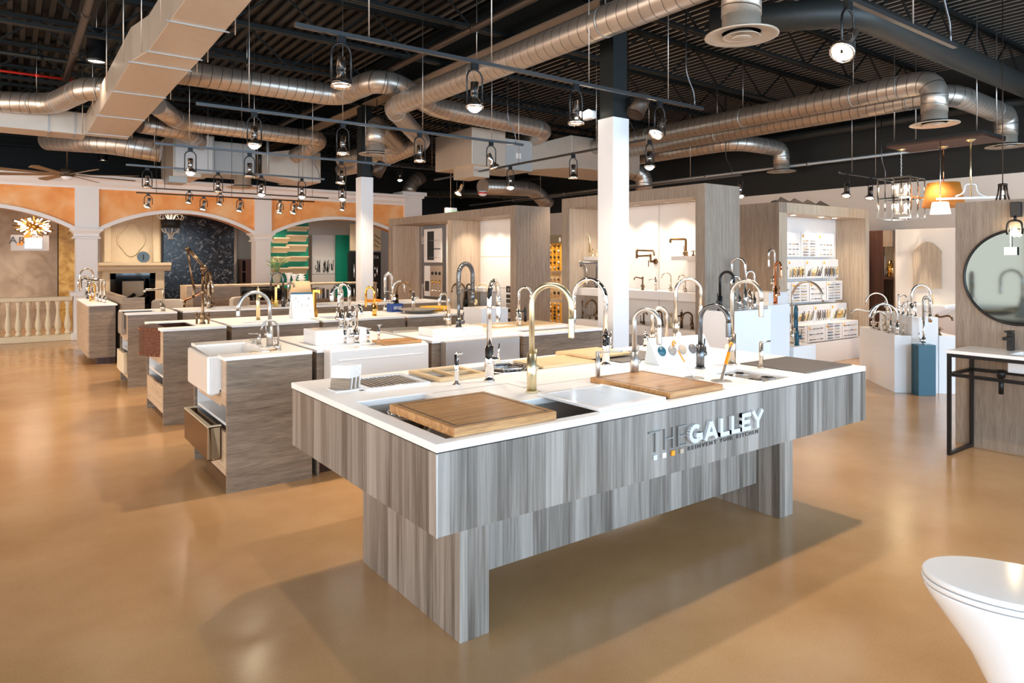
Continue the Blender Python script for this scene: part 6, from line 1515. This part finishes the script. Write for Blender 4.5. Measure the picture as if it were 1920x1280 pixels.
fz('goose', 737, 568.5, CT+.106, 526, 758, 548, 'nickel', 'pale nickel gooseneck just behind the dark bronze one', near=False)
# --- third row
fz('ell', 306, 583, C0, 540, 271, 548, 'nickel', 'angular nickel faucet beside the carved stone sink')
fz('goose', 391, 578, C0, 526, 399, 548, 'nickel', 'nickel gooseneck behind the jointed copper faucet')
fz('spring', 395, 576, C0, 508, 387, 550, 'bronze', 'taller bronze spring faucet behind the jointed copper faucet', near=False)
fz('goose', 531, 575, C0, 509, 508, 545, 'graphite', 'tall graphite gooseneck in front of the oven', near=False)
fz('square', 517, 575, C0, 534, 522, 540, 'gold', 'gold square faucet below the graphite gooseneck')
fz('ell', 541, 574, C0, 530, 551, 540, 'chrome', 'chrome angular faucet in front of the binders', near=False)
# --- first cabinet crowd by the arcade
Z1 = .9055
for i, (k, u, v, vt, ut, vtip, m, lab) in enumerate([
    ('ell', 196, 568, 524, 168, 536, 'chrome', 'nearest chrome angular faucet on the crowded left cabinet'), ('ell', 189, 566.5, 522, 162, 535, 'chrome', 'second chrome angular faucet on the crowded left cabinet'),
    ('goose', 183, 565, 528, 163, 545, 'chrome', 'third faucet back, chrome, on the crowded left cabinet'), ('bridge', 178, 564, 530, 166, 548, 'gold', 'small gold bridge faucet on the crowded left cabinet'),
    ('goose', 175, 562, 502, 150, 545, 'nickel', 'highest nickel gooseneck on the crowded left cabinet'), ('goose', 170, 561, 516, 147, 538, 'chrome', 'rear chrome gooseneck on the crowded left cabinet'), ('goose', 165, 560, 520, 152, 540, 'graphite', 'rearmost dark gooseneck on the crowded left cabinet')]):
    fz(k, u, v, Z1, vt, ut, vtip, m, lab)
# --- shelves in the middle display box
def fs(kind, u, zs, *a, dx=.38, **k):
    p = P(u, 500, X=X2+dx); return faucet(kind, V(p.x, p.y, zs+.001), *a, **k)
fs('bridge', 1106, S_TL, 433, 1075, 455, 'brass', 'pale brass bridge faucet on the top left shelf of the middle box')
fs('handle', 1119, S_TL, 468, 1119, 0, 'brass', 'pale brass cross handle on the top left shelf of the middle box')
fs('ell', 1286, S_TR, 446, 1257, 455, 'bronze', 'bronze pipe-style faucet on the top right shelf of the middle box', rt=.014)
fs('handle', 1300, S_TR, 469, 1300, 0, 'bronze', 'bronze lever handle beside the pipe-style faucet')
fs('ell', 1119, S_M, 490, 1089, 508, 'graphite', 'graphite squared gooseneck on the middle shelf left side', dx=.3)
fs('goose', 1100, S_M, 489, 1070, 506, 'nickel', 'pale nickel gooseneck on the middle shelf left side', dx=.3)
fs('trad', 1205, S_M, 518, 1189, 523, 'bronze', 'bronze traditional tap on the middle shelf right side', dx=.3)
fs('post', 1230, S_M, 518, 1217, 0, 'chrome', 'chrome column tap on the middle shelf right side', dx=.3)
fs('slim', 1258, S_M, 510, 1241, 521, 'nickel', 'nickel slim filter tap on the middle shelf right side', dx=.3)
fs('slim', 1285, S_M, 514, 1272, 525, 'nickel', 'second nickel slim tap at the right end of the middle shelf', dx=.3)
fs('trad', 1092, S_L, 562, 1078, 567, 'bronze', 'bronze column tap on the lower shelf left side', dx=.25)
fs('handle', 1106, S_L, 590, 1106, 0, 'bronze', 'bronze cross handle on the lower shelf left side', dx=.25)
fs('goose', 1119, S_L, 560, 1098, 577, 'bronze', 'bronze gooseneck on the lower shelf left side', dx=.25, reach=.2)
fs('ell', 1207, S_L, 584, 1213, 590, 'bronze', 'bronze squared tap at the left of the lower shelf right side', dx=.25)
fs('goose', 1241, S_L, 582, 1229, 597, 'bronze', 'bronze gooseneck second on the lower shelf right side', dx=.25)
fs('trad', 1259, S_L, 586, 1251, 590, 'brass', 'brass column tap third on the lower shelf right side', dx=.25)
fs('post', 1278, S_L, 585, 1270, 0, 'bronze', 'thick bronze column tap fourth on the lower shelf right side', dx=.25)
fs('goose', 1298, S_L, 584, 1280, 598, 'bronze', 'bronze gooseneck at the right end of the lower shelf', dx=.25)
q = P(1229, 490, X=X2+.555)
t = thing('pot_filler', 'bronze folding pot filler fixed to the back of the middle box', 'faucet', q)
part('wall_flange', MB().lathe([(0,.02),(.03,.015),(.04,0)], q, 18, Matrix.Rotation(-PI/2, 4, 'Y')), M['bronze'], t)
yA = q.y; a1 = V(X2+.46, yA, q.z); a2 = P(1220, 487, X=X2+.46); a3 = P(1220, 476, X=X2+.46); a4 = P(1194, 480, X=X2+.44); a5 = P(1194, 469, X=X2+.44); a6 = P(1225, 470, X=X2+.42); a7 = P(1227, 479, X=X2+.42)
part('inlet', MB().tube([q, a1, a2, a3], .013, 10), M['bronze'], t); part('lower_arm', MB().tube([a3+V(0,0,-.02), a4], .011, 10), M['bronze'], t); part('joint', MB().cyl(a4+V(0,0,-.03), a5+V(0,0,.02), .015), M['bronze'], t); part('upper_arm', MB().tube([a5, a6], .011, 10), M['bronze'], t); part('spout', MB().tube([a6, a7], .01, 10), M['bronze'], t)
part('lever', MB().tube([P(1216, 488, X=X2+.46), P(1216, 500, X=X2+.46)], .006, 8), M['bronze'], t)
# --- left display box shelf
def fo(kind, u, zs, *a, dx=.42, **k):
    p = P(u, 500, X=X1+dx); return faucet(kind, V(p.x, p.y, zs+.001), *a, **k)
fo('goose', 859, S_O, 499, 846, 508, 'nickel', 'nickel gooseneck at the left of the left box shelf')
fo('spring', 869, S_O, 498, 866, 520, 'blackmetal', 'black spring tap on the left box shelf')
fo('spring', 880, S_O, 480, 900, 518, 'gold', 'brass faucet with a bright orange hose on the left box shelf', hm='orangehose', near=False)
fo('goose', 875, .731, 531, 884, 553, 'blackmetal', 'black gooseneck on the low counter of the left box', dx=.25)
fo('goose', 893, .731, 530, 914, 560, 'brass', 'brass gooseneck on the low counter of the left box', dx=.25)
fo('goose', 872, .731, 529, 847, 548, 'bronze', 'bronze gooseneck at the left end of the low counter', dx=.25)
# --- white tower
TZ = {o.get('label'): o for o in col.objects if o.get('label')}
def top_of(lab):
    o = TZ[lab]; c = o.children[0]; return max((frame_of(o) @ v.co).z for v in c.data.vertices)
z_l = top_of('white stepped plinth left of the copper faucet'); z_t = top_of('tallest white plinth carrying the chrome and copper faucets'); z_r = top_of('rear white plinth behind the copper faucet'); z_w = top_of('low white plinth carrying the teal faucet'); z_q = top_of('grey-white plinth beside the middle display box')
def fy(kind, u, Y, z, *a, **k):
    p = P(u, 500, Y=Y); return faucet(kind, V(p.x, p.y, z+.001), *a, **k)
fy('pull', 1452, yF+.5, z_r, 466, 1441, 500, 'chrome', 'highest chrome faucet on the rear white plinth')
fy('pull', 1454, yF+.1, z_t, 489, 1464, 520, 'copper', 'polished copper faucet on the tallest white plinth', hand='far')
fy('goose', 1485, yF+.1, z_w, 525, 1543, 566, 'nickel', 'wide nickel gooseneck beside the teal faucet')
fy('pull', 1494, yF-.02, z_w, 571, 1491, 614, 'teal', 'matte teal faucet on the low white plinth', hand='far', rt=.015)
fy('goose', 1399, yF+.12, z_l, 547, 1409, 562, 'bronze', 'small dark bronze gooseneck on the stepped plinth')
fy('goose', 1414, yF+.04, z_l, 506, 1398, 560, 'chrome', 'chrome gooseneck on the stepped plinth')
fy('post', 1405, yF+.14, z_l, 545, 1408, 0, 'chrome', 'short chrome tap on the stepped plinth', reach=.08)
fy('goose', 1350, 4.45, z_q, 507, 1376, 530, 'blackmetal', 'black gooseneck on the plinth beside the middle box')
fy('goose', 1397, 4.5, z_q, 482, 1372, 530, 'chrome', 'tall chrome gooseneck behind the nickel island faucet', near=False)
fy('pull', 1386, 4.42, z_q, 515, 1371, 560, 'chrome', 'chrome pull-down faucet on the plinth beside the middle box')
# --- faucet group by the mirror
ZA, ZB = .6755, .8975
def fg(kind, u, v, z, *a, **k): return faucet(kind, P(u, v, z=z) + (V(.05, -.05, 0) if z == ZA else (V(.08, -.08, 0) if z == ZB and u < 1680 else V(.0, .0, 0))), *a, **k)
fg('trad', 1627, 616, ZA, 578, 1595, 590, 'nickel', 'nickel lever tap at the far left of the long low plinth')
fg('goose', 1649, 620, ZA, 582, 1636, 596, 'nickel', 'small nickel gooseneck second on the long low plinth')
fg('goose', 1659, 623, ZA, 568, 1640, 590, 'chrome', 'chrome arc faucet third on the long low plinth')
fg('goose', 1671, 627, ZA, 567, 1630, 590, 'chrome', 'widest chrome arc faucet at the near end of the long low plinth')
for u, v, vt, lab in ((1637, 619, 602, 'first nickel cross handle on the long low plinth'), (1654, 624, 606, 'second nickel cross handle on the long low plinth'), (1682, 627, 607, 'third cross handle at the near end of the long low plinth')):
    fg('handle', u, v, ZA, vt, u, 0, 'nickel', lab)
fg('goose', 1646, 583, ZB, 548, 1623, 561, 'nickel', 'nickel swan-neck tap at the left of the taller middle plinth')
fg('trad', 1667, 587, ZB, 551, 1700, 559, 'chrome', 'chrome lever tap with a long spout on the taller middle plinth')
fg('goose', 1709, 591, ZB, 532, 1744, 556, 'chrome', 'large chrome arc tap at the right of the taller middle plinth', near=False)
for u, v, vt, lab in ((1676, 588, 566, 'first chrome cross handle on the taller middle plinth'), (1692, 590, 570, 'second chrome cross handle on the taller middle plinth'), (1702, 592, 563, 'third chrome cross handle on the taller middle plinth'), (1717, 593, 565, 'fourth chrome cross handle on the taller middle plinth')):
    fg('handle', u, v, ZB, vt, u, 0, 'chrome', lab)
fg('trad', 1757, 628, .6805, 588, 1786, 598, 'bronze', 'bronze tap with a long curved spout on the right plinth')
fg('handle', 1762, 628, .6805, 615, 1757, 0, 'bronze', 'bronze cross handle on the right plinth')
b = V(TEAL[0], TEAL[1], .5855); faucet('spring', b, 553, 1744, 604, 'chrome', 'tall slim chrome spring faucet on the dark teal plinth', reach=.13)
# ================================================================ CAMERA, LIGHT, WORLD
cam = bpy.data.cameras.new('camera'); co = bpy.data.objects.new('camera', cam); col.objects.link(co)
cam.sensor_width = 36; cam.lens = 24; cam.shift_y = -(640-HZ)/1920
co.location = (0, 0, CH); co.rotation_euler = (PI/2, 0, -math.atan2(FX, FY))
cam.clip_end = 100; cam.clip_start = .05
bpy.context.scene.camera = co
def area(name, loc, rot, sx, sy, e, c):
    l = bpy.data.lights.new(name, 'AREA'); l.shape = 'RECTANGLE'; l.size = sx; l.size_y = sy; l.energy = e; l.color = c
    o = bpy.data.objects.new(name, l); o.location = loc; o.rotation_euler = rot; col.objects.link(o); return o
area('street_daylight_front', (4, -3.8, 1.85), (PI/2, 0, 0), 20, 2.8, 1150, (.47,.74,1))
area('warm_fill_left', (-6.8, 6, 1.85), (PI/2, 0, -PI/2), 19, 2.8, 600, (1,.82,.64))  # added warm fill lamp, out of view on the left
w = bpy.data.worlds.new('world'); bpy.context.scene.world = w; w.use_nodes = True
w.node_tree.nodes['Background'].inputs[0].default_value = (.95,.97,1,1); w.node_tree.nodes['Background'].inputs[1].default_value = 2.0
vs = bpy.context.scene.view_settings
vs.view_transform = 'Standard'; vs.look = 'None'; vs.exposure = 0.15; vs.gamma = 1.0
def spot(loc, tgt, e, c=(1,.82,.62), ang=1.9, blend=.8, r=.04):
    l = bpy.data.lights.new('lamp_and_fill_spot', 'SPOT'); l.energy = e; l.color = c; l.spot_size = ang; l.spot_blend = blend; l.shadow_soft_size = r  # serves modelled fixtures and the added fill spots alike
    o = bpy.data.objects.new('lamp_and_fill_spot', l); o.location = loc; d = Vector(tgt) - Vector(loc); o.rotation_euler = d.to_track_quat('-Z', 'Y').to_euler(); col.objects.link(o); return o
for x, y in [(2.5,4.7),(4.2,4.7),(0,7.7),(2.5,7.7),(4.8,7.7),(2,10.7),(4.5,10.7),(-1,12.5),(1.5,13.3),(4,13.3),(6.8,11),(7,8.5),(7.4,6.0),(10,6.8),(10.6,4.4),(12.3,6.5),(12.3,3),(4.6,2.2),(6.3,13.8),(9,2.8),(-2,6),(-1.5,9),(10,12),(12,17)]:  # general overhead fill, added apart from the track heads
    spot((x, y, 3.0), (x, y, 0), 170)
for x, y in [(-1.2,17.6),(.2,17.8),(2.3,17.7),(3.6,17.7),(5.6,17.6),(7.2,17.6)]:  # spots added to brighten the alcoves, no fixtures there
    spot((x, y, 2.95), (x, y+.6, 0), 105)
for x, y in [(1.6,2.9),(2.7,2.9),(3.8,2.9)]:  # extra fill added above the island to whiten its counter
    spot((x, y, 3.1), (x, y, 0), 48, (1,.93,.86))
for l in LAMPS: spot(*l)
